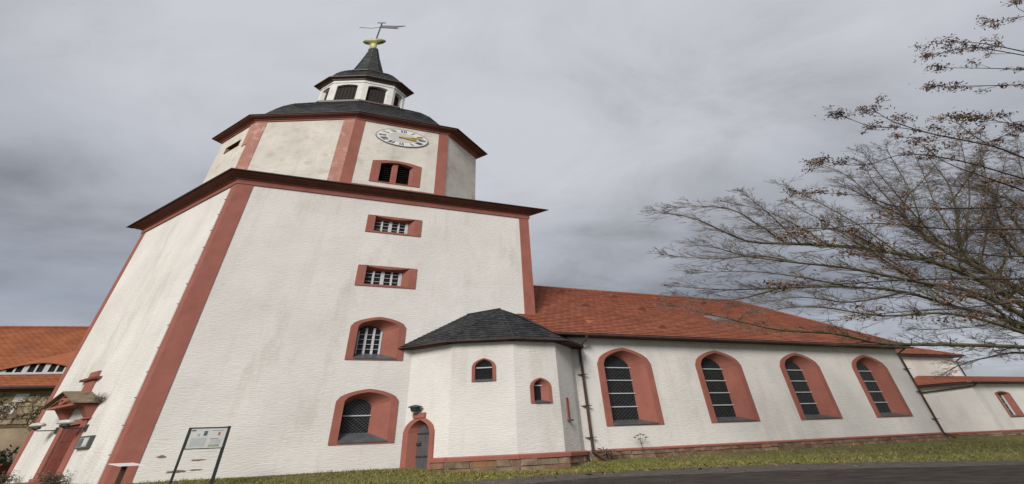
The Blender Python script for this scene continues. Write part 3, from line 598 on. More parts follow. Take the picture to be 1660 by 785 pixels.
mb = MB(); SS.face(mb, [(0, .5), (SS.L, .5), (SS.L, SZ), (0, SZ)], hs); SW_.face(mb, [(0, .5), (SW_.L, .5), (SW_.L, SZ), (0, SZ)], []); SE_ = Wall((SX2, SYa), (SX2, SYb)); SE_.face(mb, [(0, .5), (SE_.L, .5), (SE_.L, SZ), (0, SZ)], [])
obj('sacristy_wall', mb, 'plaster', church)
sr = MB(); sh = MB(); s0, s1 = F(SX-.28, SYa-.28, 4.72), F(SX2+.2, SYa-.28, 4.72); s2, s3 = F(SX2+.2, SYb, 5.6), F(SX+.9, SYb, 5.6); s4 = F(SX-.28, SYb, 4.72)
sr.poly([s0, s1, s2, s3]); sr.poly([s4, s0, s3]); shingles(sh, s0, s1, s2, s3, 9, .5, .03); shingles(sh, s4, s0, s3, s3, 8, .5, .03)
sro = obj('sacristy_roof', sr, 'clay_tile', church); obj('roof_tiles', sh, 'clay_tile', sro, kind='stuff')
obj('eave_soffit', MB().hexa([F(SX-.25, SYa-.25, 4.57), F(SX2+.2, SYa-.25, 4.57), F(SX2+.2, SYb, 4.57), F(SX-.25, SYb, 4.57), F(SX-.25, SYa-.25, 4.705), F(SX2+.2, SYa-.25, 4.705), F(SX2+.2, SYb, 4.72), F(SX-.25, SYb, 4.72)]), 'roof_edge', church)
obj('gutter', MB().tube([F(SX-.36, SYa-.33, 4.66), F(SX2+.2, SYa-.33, 4.68)], .06, 7), 'brown_metal', church)
obj('downpipe', MB().tube([F(SX-.1, SYa-.33, 4.62), F(SX-.06, SYa-.12, 4.40), F(SX-.06, SYa+.1, 4.36), F(SX-.06, SYb-.05, 4.15), F(21.0, SYb-.12, 3.9)], .05, 6), 'brown_metal', church, label='sloping drain pipe across the sacristy side wall')
plinth(SS, -.05, SS.L, 1.17, 1.30, .08, 0.9, church, 0.6, 2); plinth(SW_, 0, SW_.L+.05, 1.17, 1.30, .08, 0.9, church, 0.6, 2)
# --- west portal
pt = obj('portal', Wst.box(dc-.78, dc-.50, -.035, .02, 1.25, 3.6), 'red_paint', church, label='red sandstone west portal with small gabled hood')
obj('jamb', Wst.box(dc+.50, dc+.78, -.035, .02, 1.25, 3.6), 'red_paint', pt)
for s_ in (-1, 1): obj('jamb_base', Wst.box(dc+s_*.64-.20, dc+s_*.64+.20, -.07, .02, .8, 1.25), 'red_paint', pt)
obj('lintel', Wst.box(dc-.78, dc+.78, -.037, .02, 3.42, 3.62), 'red_paint', pt)
pdo = obj('door_leaf', Wst.box(dc-.5, dc+.5, .03, .08, 1.1, 3.42), 'portal_door', pt)
for r_ in range(3):
    for s_ in (-1, 1): obj('panel', Wst.box(dc+s_*.25-.19, dc+s_*.25+.19, .018, .035, 1.25+r_*.73, 1.85+r_*.73), 'portal_door', pdo)
mb = MB()
for a0 in (dc-.5, dc+.5): mb.poly([Wst.P(a0, -.035, 1.1), Wst.P(a0, .05, 1.1), Wst.P(a0, .05, 3.42), Wst.P(a0, -.035, 3.42)])
mb.poly([Wst.P(dc-.5, -.035, 3.42), Wst.P(dc+.5, -.035, 3.42), Wst.P(dc+.5, .05, 3.42), Wst.P(dc-.5, .05, 3.42)]); obj('reveal', mb, 'red_paint', pt)
obj('door_step', Wst.box(dc-.95, dc+.95, -.45, .0, .7, 1.12), 'red_stone', pt)
for s_ in (-1, 1):                                     # corbels carrying the hood
    c = dc+s_*.70; mb = MB(); mb.hexa([Wst.P(c-.12, -.05, 3.62), Wst.P(c+.12, -.05, 3.62), Wst.P(c+.12, .01, 3.62), Wst.P(c-.12, .01, 3.62), Wst.P(c-.22, -.26, 4.20), Wst.P(c+.22, -.26, 4.20), Wst.P(c+.22, .01, 4.20), Wst.P(c-.22, .01, 4.20)]); obj('corbel', mb, 'red_paint', pt)
    obj('corbel_foot', Wst.box(c-.18, c+.18, -.09, .0, 3.60, 3.66), 'red_paint', pt)
obj('tympanum_niche', Wst.box(dc-.42, dc+.42, -.03, .0, 3.64, 4.18), 'bar_white', pt)
ga, gb, ge, hd = dc-1.0, dc+.95, 4.26, .46
obj('hood_cornice', Wst.box(ga+.08, gb-.08, -hd+.04, .0, 4.20, 4.30), 'red_paint', pt)
mb = MB(); gab = [(ga+.08, 4.30), (gb-.08, 4.30), (dc, 4.82)]; mb.rings([[Wst.P(a, d, z) for a, z in gab] for d in (-hd+.10, -.0)], True, True); gbo = obj('gable', mb, 'dark_red', pt)
for a, b in ((gab[0], gab[2]), (gab[1], gab[2])):
    obj('gable_moulding', MB().tube([Wst.P(a[0], -hd+.08, a[1]+.02), Wst.P(b[0], -hd+.08, b[1]+.0)], .05, 5), 'red_paint', gbo)
mb = MB().rings([[Wst.P(dc+r_*math.cos(a), d, 4.47+r_*.8*math.sin(a)) for a in np.linspace(0, 2*math.pi, 16, endpoint=False)] for r_, d in ((.20, -hd+.09), (.20, -hd+.03), (.10, -hd+.02), (.10, -hd+.09))]); obj('gable_roundel', mb, 'red_paint', gbo)
for (a0, z0), nm in (((ga-.05, ge), 0), ((gb+.1, ge), 1)):
    mb = MB(); q = [(a0, z0), (dc, 4.90), (dc, 4.95), (a0, z0+.05)]; mb.rings([[Wst.P(a, d, z) for a, z in q] for d in (-hd-.05, .0)], True, True); obj('hood_roof', mb, 'shingle_old', pt)
pc = dc-.30
obj('pinnacle', Wst.box(pc-.28, pc+.28, -.05, .0, 4.85, 5.96), 'red_paint', pt); obj('pinnacle_ledge', Wst.box(pc-.52, pc+.52, -.12, .0, 5.52, 5.64), 'dark_red', pt)

# ================================================================== THINGS ON AND NEAR THE CHURCH
def wall_lamp(name, wl, a, z, side, label):
    t = thing(name, wl.P(a, 0, z), label, 'lamp', 'dish lamps beside the west portal')
    obj('wall_plate', wl.box(a-.05, a+.05, -.04, -.002, z-.14, z+.14), 'iron', t)
    obj('arm', MB().tube([wl.P(a, -.03, z), wl.P(a, -.36, z), wl.P(a+side*.0, -.40, z+.02), wl.P(a, -.40, z+.16)], .024, 6), 'iron', t)
    mb = MB(); n = 18; mb.rings([[wl.P(a+r_*math.cos(2*math.pi*k/n), -.40+r_*math.sin(2*math.pi*k/n), z+h) for k in range(n)] for r_, h in ((.03, .12), (.06, .17), (.13, .19), (.155, .25), (.11, .34), (.03, .37))], True, True); obj('shade', mb, 'enamel', t, smooth=True)
    mb = MB(); mb.rings([[wl.P(a+r_*math.cos(2*math.pi*k/n), -.40+r_*math.sin(2*math.pi*k/n), z+h) for k in range(n)] for r_, h in ((.03, .04), (.08, .08), (.09, .16))], True, True); obj('bulb_holder', mb, 'iron', t, smooth=True)
wall_lamp('wall_lamp', Wst, 6.09-4.16, 3.28, 1, 'dish wall lamp on the side of the portal away from the notice case')
wall_lamp('wall_lamp', Wst, 6.09-2.30, 3.20, -1, 'dish wall lamp above the notice case, its shade in front of the portal door')
a0, a1 = 6.09-2.22, 6.09-1.56
t = thing('notice_case', Wst.P((a0+a1)/2, 0, 2.35), 'small grey glazed notice case on the tower wall beside the portal', 'notice case')
obj('case_body', Wst.box(a0, a1, -.07, -.002, 2.34, 2.84), 'lead', t); obj('backing_sheet', Wst.box(a0+.06, a1-.06, -.075, -.07, 2.40, 2.78), 'print_grey', t); obj('poster', Wst.box(a0+.09, (a0+a1)/2, -.079, -.075, 2.43, 2.75), 'print_dark', t); obj('notice_sheet', Wst.box((a0+a1)/2+.03, a1-.1, -.079, -.075, 2.45, 2.74), 'panel_print', t)
# lantern over the side door
lp = AW[0].P(dfr+.02, -.14, 3.42)
t = thing('door_lantern', lp, 'small dark lantern above the arched side door', 'lantern')
def lring(r_, z): return [AW[0].P(dfr+.02+r_*math.cos(k*math.pi/4+.39), -.16+r_*math.sin(k*math.pi/4+.39), z) for k in range(8)]
obj('lantern_body', MB().rings([lring(.05, 3.32), lring(.07, 3.34), lring(.10, 3.52)], True, True), 'lamp_glass', t); obj('lantern_cap', MB().rings([lring(.14, 3.52), lring(.135, 3.55), lring(.08, 3.60), lring(.02, 3.63)], True, True), 'iron', t); obj('bracket', AW[0].box(dfr, dfr+.04, -.16, -.02, 3.36, 3.40), 'iron', t)
# information board: two slim posts and a printed panel
BY = -0.3*6.09; xl0, xl1 = 0.0343*8.18, 0.104*8.18; zg = gz(0, BY)
t = thing('information_board', F((xl0+xl1)/2, BY, zg), 'framed information panel on two slim dark posts before the tower wall', 'information board')
bwl = Wall((xl0, BY), (xl1, BY)); L = bwl.L
obj('post', bwl.box(-.013, .013, -.02, .02, zg-.1, 2.77), 'green_metal', t); obj('post', bwl.box(L-.016, L+.022, -.02, .02, zg-.1, 2.79), 'green_metal', t)
obj('top_rail', bwl.box(.019, L-.019, -.02, .02, 2.735, 2.77), 'green_metal', t); obj('bottom_rail', bwl.box(.019, L-.019, -.02, .02, 2.035, 2.065), 'green_metal', t)
pn = obj('panel', bwl.box(.02, L-.02, -.008, .008, 2.066, 2.734), 'panel_print', t)
def pr(u0, u1, v0, v1, mname, nm): obj(nm, bwl.box(.02+u0*(L-.04), .02+u1*(L-.04), -.011, -.0085, 2.066+v0*.668, 2.066+v1*.668), mname, pn)
pr(.03, .14, .86, .93, 'print_dark', 'printed_emblem'); pr(.38, .48, .62, .86, 'print_dark', 'printed_picture'); pr(.22, .28, .60, .72, 'print_grey', 'printed_picture'); pr(.60, .92, .86, .90, 'print_grey', 'printed_line'); pr(.78, .84, .62, .80, 'print_red', 'printed_picture')
pr(.60, .82, .44, .47, 'print_dark', 'printed_line'); pr(.60, .90, .06, .17, 'print_green', 'printed_picture')
for k in range(9): pr(.08, .50, .10+k*.05, .115+k*.05, 'print_grey', 'printed_line')
for k in range(5): pr(.62, .92, .22+k*.042, .232+k*.042, 'print_grey', 'printed_line')
# reading desk
dx, dy = -0.42, -1.83; zg = gz(dx, dy); zt = 1.60
t = thing('reading_desk', F(dx, dy, zg), 'sloping white reading panel on a dark wooden post at the tower corner', 'reading desk')
obj('post', MB().hexa([F(dx-.03, dy-.03, zg-.1), F(dx+.03, dy-.03, zg-.1), F(dx+.03, dy+.03, zg-.1), F(dx-.03, dy+.03, zg-.1), F(dx-.03, dy-.03, zt), F(dx+.03, dy-.03, zt), F(dx+.03, dy+.03, zt+.02), F(dx-.03, dy+.03, zt+.02)]), 'post_wood', t)
obj('panel', MB().hexa([F(dx-.15, dy-.24, zt-.005), F(dx+.17, dy-.24, zt-.005), F(dx+.17, dy+.24, zt+.075), F(dx-.15, dy+.24, zt+.075), F(dx-.15, dy-.24, zt+.012), F(dx+.17, dy-.24, zt+.012), F(dx+.17, dy+.24, zt+.095), F(dx-.15, dy+.24, zt+.095)]), 'desk_white', t)

# ================================================================== HOUSE BEHIND THE TOWER
H0 = np.array([-37.0, 24.6]); he = np.array([0.985, 0.17]); hn = np.array([-0.17, 0.985])
def H(a, d, z): q = H0+he*a+hn*d; return (q[0], q[1], z)
house = thing('house', H(0, 0, 1.0), 'long house with orange tiled roof and eyebrow dormer behind the tower', 'house')
hwz = 6.35; x0h, x1h = -30, 15
wb = MB(); wb.hexa([H(x0h, 0, .5), H(x1h, 0, .5), H(x1h, 9, .5), H(x0h, 9, .5), H(x0h, 0, hwz), H(x1h, 0, hwz), H(x1h, 9, hwz), H(x0h, 9, hwz)]); obj('wall', wb, 'house_wall', house)
er, rr = (-.5, 6.45), (4.6, 12.0)
rb = MB(); sh = MB(); rb.poly([H(x0h, er[0], er[1]), H(x1h, er[0], er[1]), H(x1h, rr[0], rr[1]), H(x0h, rr[0], rr[1])]); rb.poly([H(x0h, 9.7, er[1]), H(x1h, 9.7, er[1]), H(x1h, rr[0], rr[1]), H(x0h, rr[0], rr[1])]); rb.poly([H(x1h, er[0], er[1]), H(x1h, 9.7, er[1]), H(x1h, rr[0], rr[1])]); rb.poly([H(x0h, er[0], er[1]), H(x0h, 9.7, er[1]), H(x0h, rr[0], rr[1])])
hro = obj('roof', rb, 'orange_tile', house)
shingles(sh, H(-14, er[0], er[1]), H(x1h, er[0], er[1]), H(x1h, rr[0], rr[1]), H(-14, rr[0], rr[1]), 44, .5, .028); obj('roof_tiles', sh, 'orange_tile', hro, kind='stuff')
for k in range(40): obj('ridge_tile', MB().tube([H(-14+k*.6, rr[0], rr[1]), H(-14+k*.6+.64, rr[0], rr[1])], [.15, .12], 6), 'orange_tile', hro)
obj('gutter', MB().tube([H(x0h, er[0]-.1, er[1]-.05), H(x1h, er[0]-.1, er[1]-.05)], .12, 7), 'roof_edge', house)
obj('eave_soffit', MB().hexa([H(x0h, er[0], er[1]-.2), H(x1h, er[0], er[1]-.2), H(x1h, 0, er[1]-.2), H(x0h, 0, er[1]-.2), H(x0h, er[0], er[1]-.03), H(x1h, er[0], er[1]-.03), H(x1h, 0, er[1]+.3), H(x0h, 0, er[1]+.3)]), 'timber', house)
def eyebrow(ac, hw, ht):
    dz = lambda d: er[1]+(rr[1]-er[1])*(d-er[0])/(rr[0]-er[0]); d0 = .45; zb = dz(d0)+.06; n = 24
    f = lambda u: ht*(0.5+0.5*math.cos(math.pi*u))
    top = [(ac+hw*(2*k/n-1), f(2*k/n-1)) for k in range(n+1)]
    mb = MB(); fr, bk, ov_ = [], [], []
    for a, h in top:
        db = d0+(h+.06)*(rr[0]-er[0])/(rr[1]-er[1])*2.6+.1
        ov_.append(H(a, d0-.18, zb+h)); fr.append(H(a, d0-.18, zb+h+.07)); bk.append(H(a, db, dz(db)+.05))
    mb.rings([ov_, fr, bk], closed=False); dm = obj('eyebrow_dormer', mb, 'orange_tile', house, label='wide eyebrow dormer with a row of small panes')
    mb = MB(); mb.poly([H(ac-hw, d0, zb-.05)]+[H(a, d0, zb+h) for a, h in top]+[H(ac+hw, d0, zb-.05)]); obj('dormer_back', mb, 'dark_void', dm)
    obj('dormer_sill', MB().hexa([H(ac-hw, d0-.12, zb-.12), H(ac+hw, d0-.12, zb-.12), H(ac+hw, d0+.02, zb-.12), H(ac-hw, d0+.02, zb-.12), H(ac-hw, d0-.12, zb+.02), H(ac+hw, d0-.12, zb+.02), H(ac+hw, d0+.02, zb+.02), H(ac-hw, d0+.02, zb+.02)]), 'bar_white', dm)
    k = -hw*.62
    i = 0
    while k < hw*.62:
        h = f(k/hw); wdt = .16 if i % 2 == 0 else .06
        obj('glazing_bar', MB().hexa([H(ac+k-wdt, d0-.06, zb), H(ac+k+wdt, d0-.06, zb), H(ac+k+wdt, d0-.02, zb), H(ac+k-wdt, d0-.02, zb), H(ac+k-wdt, d0-.06, zb+h), H(ac+k+wdt, d0-.06, zb+h), H(ac+k+wdt, d0-.02, zb+h), H(ac+k-wdt, d0-.02, zb+h)]), 'bar_white', dm); k += .62; i += 1
eyebrow(3.4, 3.6, .62)
for ac in (-1.6, 7.2):
    f_ = obj('window', MB().hexa([H(ac-.9, -.05, 2.0), H(ac+.9, -.05, 2.0), H(ac+.9, .02, 2.0), H(ac-.9, .02, 2.0), H(ac-.9, -.05, 3.9), H(ac+.9, -.05, 3.9), H(ac+.9, .02, 3.9), H(ac-.9, .02, 3.9)]), 'white_paint', house)
    obj('pane', MB().hexa([H(ac-.7, -.07, 2.15), H(ac+.7, -.07, 2.15), H(ac+.7, -.04, 2.15), H(ac-.7, -.04, 2.15), H(ac-.7, -.07, 3.72), H(ac+.7, -.07, 3.72), H(ac+.7, -.04, 3.72), H(ac-.7, -.04, 3.72)]), 'glass', f_)
for a0, a1, z0, z1, mm in ((2.6, 3.6, 4.75, 5.5, 'white_paint'), (3.2, 4.0, 5.6, 6.1, 'white_paint'), (x0h, x1h, 4.05, 4.2, 'timber')):
    obj('wall_panel' if mm != 'timber' else 'timber_beam', MB().hexa([H(a0, -.04, z0), H(a1, -.04, z0), H(a1, .0, z0), H(a0, .0, z0), H(a0, -.04, z1), H(a1, -.04, z1), H(a1, .0, z1), H(a0, .0, z1)]), mm, house)

z = 4.22
while z < 6.05:
    h_ = random.uniform(.28, .42); a = -3.2+random.random()*.4
    while a < 7.5:
        w_ = random.uniform(.5, 1.2); j = lambda: random.uniform(-.03, .03); pr_ = random.uniform(.04, .10)
        if not (2.5 < a+w_/2 < 4.1 and z > 4.6):
            obj('stone', MB().hexa([H(a+.02+j(), -pr_, z+.02+j()), H(a+w_-.02+j(), -pr_, z+.02+j()), H(a+w_-.02, .01, z+.02), H(a+.02, .01, z+.02), H(a+.03+j(), -pr_+.01, z+h_-.02+j()), H(a+w_-.03+j(), -pr_+.01, z+h_-.02+j()), H(a+w_-.02, .01, z+h_-.02), H(a+.02, .01, z+h_-.02)]), 'wall_stone', house)
        a += w_
    z += h_
# ================================================================== PLANTS
def leaf_cloud(mb, pts, size, sx=1.0):
    for p in pts:
        a, b = rng.normal(size=3), rng.normal(size=3); a[0] *= sx; b[0] *= sx; a *= size/np.linalg.norm(a)*sx**.5; b *= size*.6/np.linalg.norm(b)
        mb.poly([p-a, p+b, p+a*1.1, p-b])
    return mb
# climber on the house wall
t = thing('climbing_plant', H(2, -.1, 1.0), 'straggly yellow-green climber covering the house wall under the eave', 'climbing plant')
sb, lb = MB(), MB()
for k in range(26):
    a = random.uniform(-3, 7); z = random.uniform(3.9, 5.0); pts = []
    for q in range(7): pts.append(np.array(H(a, -.06-random.random()*.1, min(6.1, z)))); a += random.gauss(0, .35); z += random.uniform(.02, .4)
    sb.tube(pts, [.035, .03, .03, .025, .02, .015, .01], 4)
    for p in pts: leaf_cloud(lb, [p+rng.normal(size=3)*np.array([.3, .08, .22]) for _ in range(11)], .075, 1.8)
obj('stems', sb, 'timber', t); obj('foliage', lb, 'ivy_leaf', t)
def shrub(name, base, wx, ht, n, size, leafm, label, cat='shrub', stems=26, group=None):
    t = thing(name, base, label, cat, group); sb, lb = MB(), MB(); base = np.array(base)
    for k in range(stems):
        tip = base+np.array([random.gauss(0, .5)*wx, random.gauss(0, .3)*wx*.4, ht*random.uniform(.5, 1.0)]); mid = base+(tip-base)*.5+np.array([random.gauss(0, .08)*wx, 0, .1])
        st_ = base+np.array([random.gauss(0, .16)*wx, 0, 0]); sb.tube([st_, mid, tip], [.02, .014, .006], 4)
        for f in np.linspace(.35, 1, max(2, n//stems)): p = mid+(tip-mid)*(f-.3)/.7; leaf_cloud(lb, [p+rng.normal(size=3)*np.array([.16*wx, .1, .10])], size, 1.6)
    obj('stems', sb, 'weed', t); obj('foliage', lb, leafm, t); return t
def G(x, y): return F(x, y, gz(x, y))
shrub('shrub', F(-.35, 1.75, 1.0), .9, .42, 500, .035, 'shrub_leaf', 'low twiggy grey-brown shrub between portal and tower corner')
shrub('shrub', F(-.35, 4.7, 1.0), .9, .5, 500, .035, 'shrub_leaf', 'low twiggy shrub on the far side of the portal steps')
shrub('shrub', F(-.6, .35, .98), .6, .22, 200, .03, 'shrub_leaf', 'small dry tuft at the foot of the red corner strip')
shrub('shrub', H(4.6, -1.2, 1.0), 2.4, 1.9, 1400, .12, 'dark_leaf', 'dark green bush in front of the house wall')
mbp = MB(); pw = H(4.6, -1.6, 1.0)
mbp.hexa([H(3.2, -2.0, .9), H(6.4, -2.0, .9), H(6.4, -.8, .9), H(3.2, -.8, .9), H(3.1, -2.05, 1.9), H(6.5, -2.05, 1.9), H(6.5, -.75, 1.9), H(3.1, -.75, 1.9)])
pl_ = obj('planter', mbp, 'dark_red', None, pw, 'dark red planter box holding the bush by the house', 'planter'); 
obj('planter_rim', MB().hexa([H(3.0, -2.12, 1.9), H(6.6, -2.12, 1.9), H(6.6, -.68, 1.9), H(3.0, -.68, 1.9), H(3.0, -2.12, 2.0), H(6.6, -2.12, 2.0), H(6.6, -.68, 2.0), H(3.0, -.68, 2.0)]), 'dark_red', pl_)
tf = thing('plant_tuft', Wst.P(6.09-2.1, -.2, 4.4), 'dry grass tuft growing beside the hood of the west portal', 'plant')
lb = MB(); 
for k in range(160):
    p = np.array(Wst.P(6.09-2.12+random.gauss(0, .10), -.12+random.gauss(0, .05), 4.42)); q = p+np.array([random.gauss(0.25, .22), random.gauss(0, .1), random.uniform(-.25, .42)]); lb.poly([p, p+np.array([.025, 0, .01]), q])
obj('blades', lb, 'shrub_leaf', tf)
# dry umbel weed by the nave plinth and a small clump beside the pipe
wx, wy = 9.72, NY-.25; t = thing('dry_weed', G(wx, wy), 'dead umbel weed stalk standing against the nave wall', 'weed'); z0 = gz(wx, wy)
sb = MB().tube([F(wx, wy, z0), F(wx-.02, wy, z0+.5), F(wx-.03, wy, z0+.8)], [.018, .013, .010], 5); ub = MB()
for dxx, dz in ((-.17, .98), (-.10, 1.06), (-.02, 1.12), (.07, 1.08), (.14, .96), (-.06, .90)):
    sb.tube([F(wx-.03, wy, z0+.62), F(wx+dxx*.7, wy, z0+dz-.12), F(wx+dxx, wy, z0+dz)], [.009, .007, .006], 4); leaf_cloud(ub, [np.array(F(wx+dxx+random.gauss(0, .022), wy, z0+dz+random.gauss(0, .010))) for _ in range(26)], .03, 1.6)
obj('stem', sb, 'weed', t); obj('seed_head', ub, 'weed', t)
shrub('weed_clump', G(8.80, NY-.22), .55, .55, 120, .05, 'shrub_leaf', 'small dark weed clump at the foot of the downpipe', 'weed', 8)
# grass
def grass():
    n = 70000; xs = rng.uniform(-3.5, 24, n); mb_v = []; mb_f = []
    for x in xs:
        ry = road_y(x); top = -0.02 if x < 4.9 else (NY-.1 if x > 8.3 else -1.0); 
        if x < 0: top = 1.5
        y = top-(top-ry+.03)*random.random()**0.9
        if y > -.05 and x > -.1 and x < 5: continue
        if 4.9 <= x <= 8.5 and y > (-2.05 if 5.9 < x < 7.1 else (-1.2-abs(x-6.5)*-.35)): 
            if y > -2.05+max(0, abs(x-6.5)-.5)*.8: continue
        h = random.uniform(.03, .10)*(1.0+.5*math.sin(x*2.1+y*1.3)); z = gz(x, y); p = np.array(F(x, y, z-.005)); lean = rng.normal(size=2)*.05
        wv = rng.normal(size=2); wv = wv/np.linalg.norm(wv)*.018
        i = len(mb_v); mb_v += [(p[0]-wv[0], p[1]-wv[1], p[2]), (p[0]+wv[0], p[1]+wv[1], p[2]), (p[0]+lean[0]*2, p[1]+lean[1], p[2]+h)]; mb_f.append((i, i+1, i+2))
    mb = MB(); mb.v = mb_v; mb.f = mb_f; obj('grass', mb, 'grass_blade', None, (0, 0, 0), 'short green and straw grass between church and road', 'grass', kind='stuff')
grass()

lb = MB()
for k in range(1500):
    x = random.uniform(-1.5, 24); ry = road_y(x); y = ry+random.gauss(.1, .8) if k % 3 else random.uniform(ry-2.5, min(-1.0, ry+5))
    if y > (-1.05 if x > 8.3 else -2.3) and x > 4.6: continue
    if y > -.1 and x > -.2: continue
    p = np.array(F(x, y, gz(x, y)+random.uniform(.035, .07))); a = rng.normal(size=3)*np.array([.05, .03, .012]); b = rng.normal(size=3)*np.array([.03, .035, .018]); lb.poly([p-a, p+b, p+a, p-b])
obj('leaf_litter', lb, 'litter', None, (0, 0, 0), 'fallen brown leaves scattered over the grass verge', 'leaves', kind='stuff')
# ================================================================== TREES
LX = 2.5                                               # breadth of growth across the view (the oblique place is broad)
def grow(mb, p, d, ln, r, lvl, segs=4, nchild=6, tips=None, twig=None):
    """one twig with side twigs; d is a unit heading, lengths in metres before the broad axis is applied"""
    pts = [p]; dirs = []
    for k in range(segs):
        d = d+rng.normal(size=3)*0.11+np.array([-0.01, 0, 0.03]); d /= np.linalg.norm(d); dirs.append(d)
        pts.append(pts[-1]+d*np.array([LX, 1, 1])*ln/segs)
    rad = [r*(1-.75*k/segs) for k in range(segs+1)]; (twig if (twig is not None and r < .013) else mb).tube(pts, rad, 5 if r > .03 else 3, False)
    if tips is not None and lvl <= 1: tips.append(pts[-1])
    if lvl <= 0: return
    for c in range(nchild):
        k = random.randint(1, segs-1) if c < nchild-1 else segs-1
        s = random.random(); q = pts[k]+(pts[k+1]-pts[k])*s; nd = dirs[k]*1.25+rng.normal(size=3)*np.array([.35, .6, .55]); nd /= np.linalg.norm(nd)
        grow(mb, q, nd, ln*random.uniform(.42, .66), max(.0055, r*.5), lvl-1, max(3, segs-1), max(3, nchild-1), tips, twig)
def limb(px, y0, y1, r0, r1):                          # a limb seen along a line of pixels, at depths y0..y1
    n = len(px); pts = [at(u, v, y0+(y1-y0)*k/(n-1)+random.uniform(-.25, .25)) for k, (u, v) in enumerate(px)]
    fine = []                                           # Catmull-Rom
    for k in range(n-1):
        a, b, c, d = pts[max(0, k-1)], pts[k], pts[k+1], pts[min(n-1, k+2)]
        for s in (0, .25, .5, .75): fine.append(.5*((2*b)+(c-a)*s+(2*a-5*b+4*c-d)*s*s+(3*b-a-3*c+d)*s**3))
    fine.append(pts[-1]); m_ = len(fine)
    return fine, [r0+(r1-r0)*k/(m_-1) for k in range(m_)]
fork = at(1800, 640, 17.5)
zg = 0.8; base = np.array([fork[0]+1.0, fork[1]+.3, zg]); xg, yg = inv(base); base[2] = gz(xg, yg)
tree = thing('bare_tree', tuple(base), 'large bare spreading tree with mossy limbs reaching over the nave roof', 'tree')
tr = MB().tube([base, base+(fork-base)*.35+np.array([.1, 0, 0]), fork, fork+np.array([-.8, .2, 1.6]), fork+np.array([-.6, .6, 3.2])], [.62, .45, .40, .30, .2], 12)
obj('trunk', tr, 'bark', tree, smooth=True)
limbs = [([(1790, 640), (1720, 560), (1660, 496), (1544, 435), (1432, 407), (1343, 398), (1275, 395), (1208, 390), (1130, 356), (1075, 345)], 17.5, 15.5, .17, .012, 1.0),
 ([(1790, 630), (1720, 545), (1660, 474), (1580, 432), (1522, 401), (1465, 352), (1420, 330), (1370, 300)], 17.5, 18.5, .15, .015, 1.15),
 ([(1795, 650), (1720, 570), (1660, 513), (1578, 474), (1488, 457), (1376, 435), (1292, 426), (1210, 415), (1150, 398)], 17.5, 14.2, .14, .012, 1.0),
 ([(1795, 655), (1720, 575), (1660, 527), (1544, 496), (1466, 474), (1376, 465), (1264, 467), (1180, 470), (1112, 466)], 17.5, 16.4, .12, .010, .9),
 ([(1795, 660), (1720, 580), (1660, 540), (1544, 509), (1432, 512), (1330, 498), (1260, 500)], 17.5, 13.6, .10, .012, .9),
 ([(1797, 670), (1720, 572), (1660, 563), (1544, 559), (1432, 557), (1354, 541), (1264, 535), (1190, 519), (1107, 499)], 17.3, 13.6, .11, .010, .75),
 ([(1790, 610), (1690, 500), (1590, 430), (1556, 401), (1552, 350), (1538, 300), (1510, 262)], 17.6, 19.0, .15, .015, 1.2),
 ([(1560, 408), (1527, 395), (1477, 367), (1466, 328), (1495, 294), (1520, 262)], 18.4, 19.2, .09, .012, 1.0),
 ([(1800, 600), (1740, 480), (1680, 400), (1620, 330), (1580, 280)], 17.6, 18.6, .15, .015, 1.2),
 ([(1800, 600), (1745, 500), (1690, 440), (1640, 400), (1600, 350), (1600, 300)], 17.6, 17.0, .12, .015, 1.1),
 ([(1800, 620), (1740, 560), (1660, 540), (1600, 490), (1520, 470), (1440, 430), (1390, 395)], 17.5, 16.0, .09, .012, 1.0),
 ([(1800, 680), (1720, 600), (1660, 572), (1600, 580), (1560, 590), (1540, 600)], 17.2, 15.8, .06, .010, .7)]
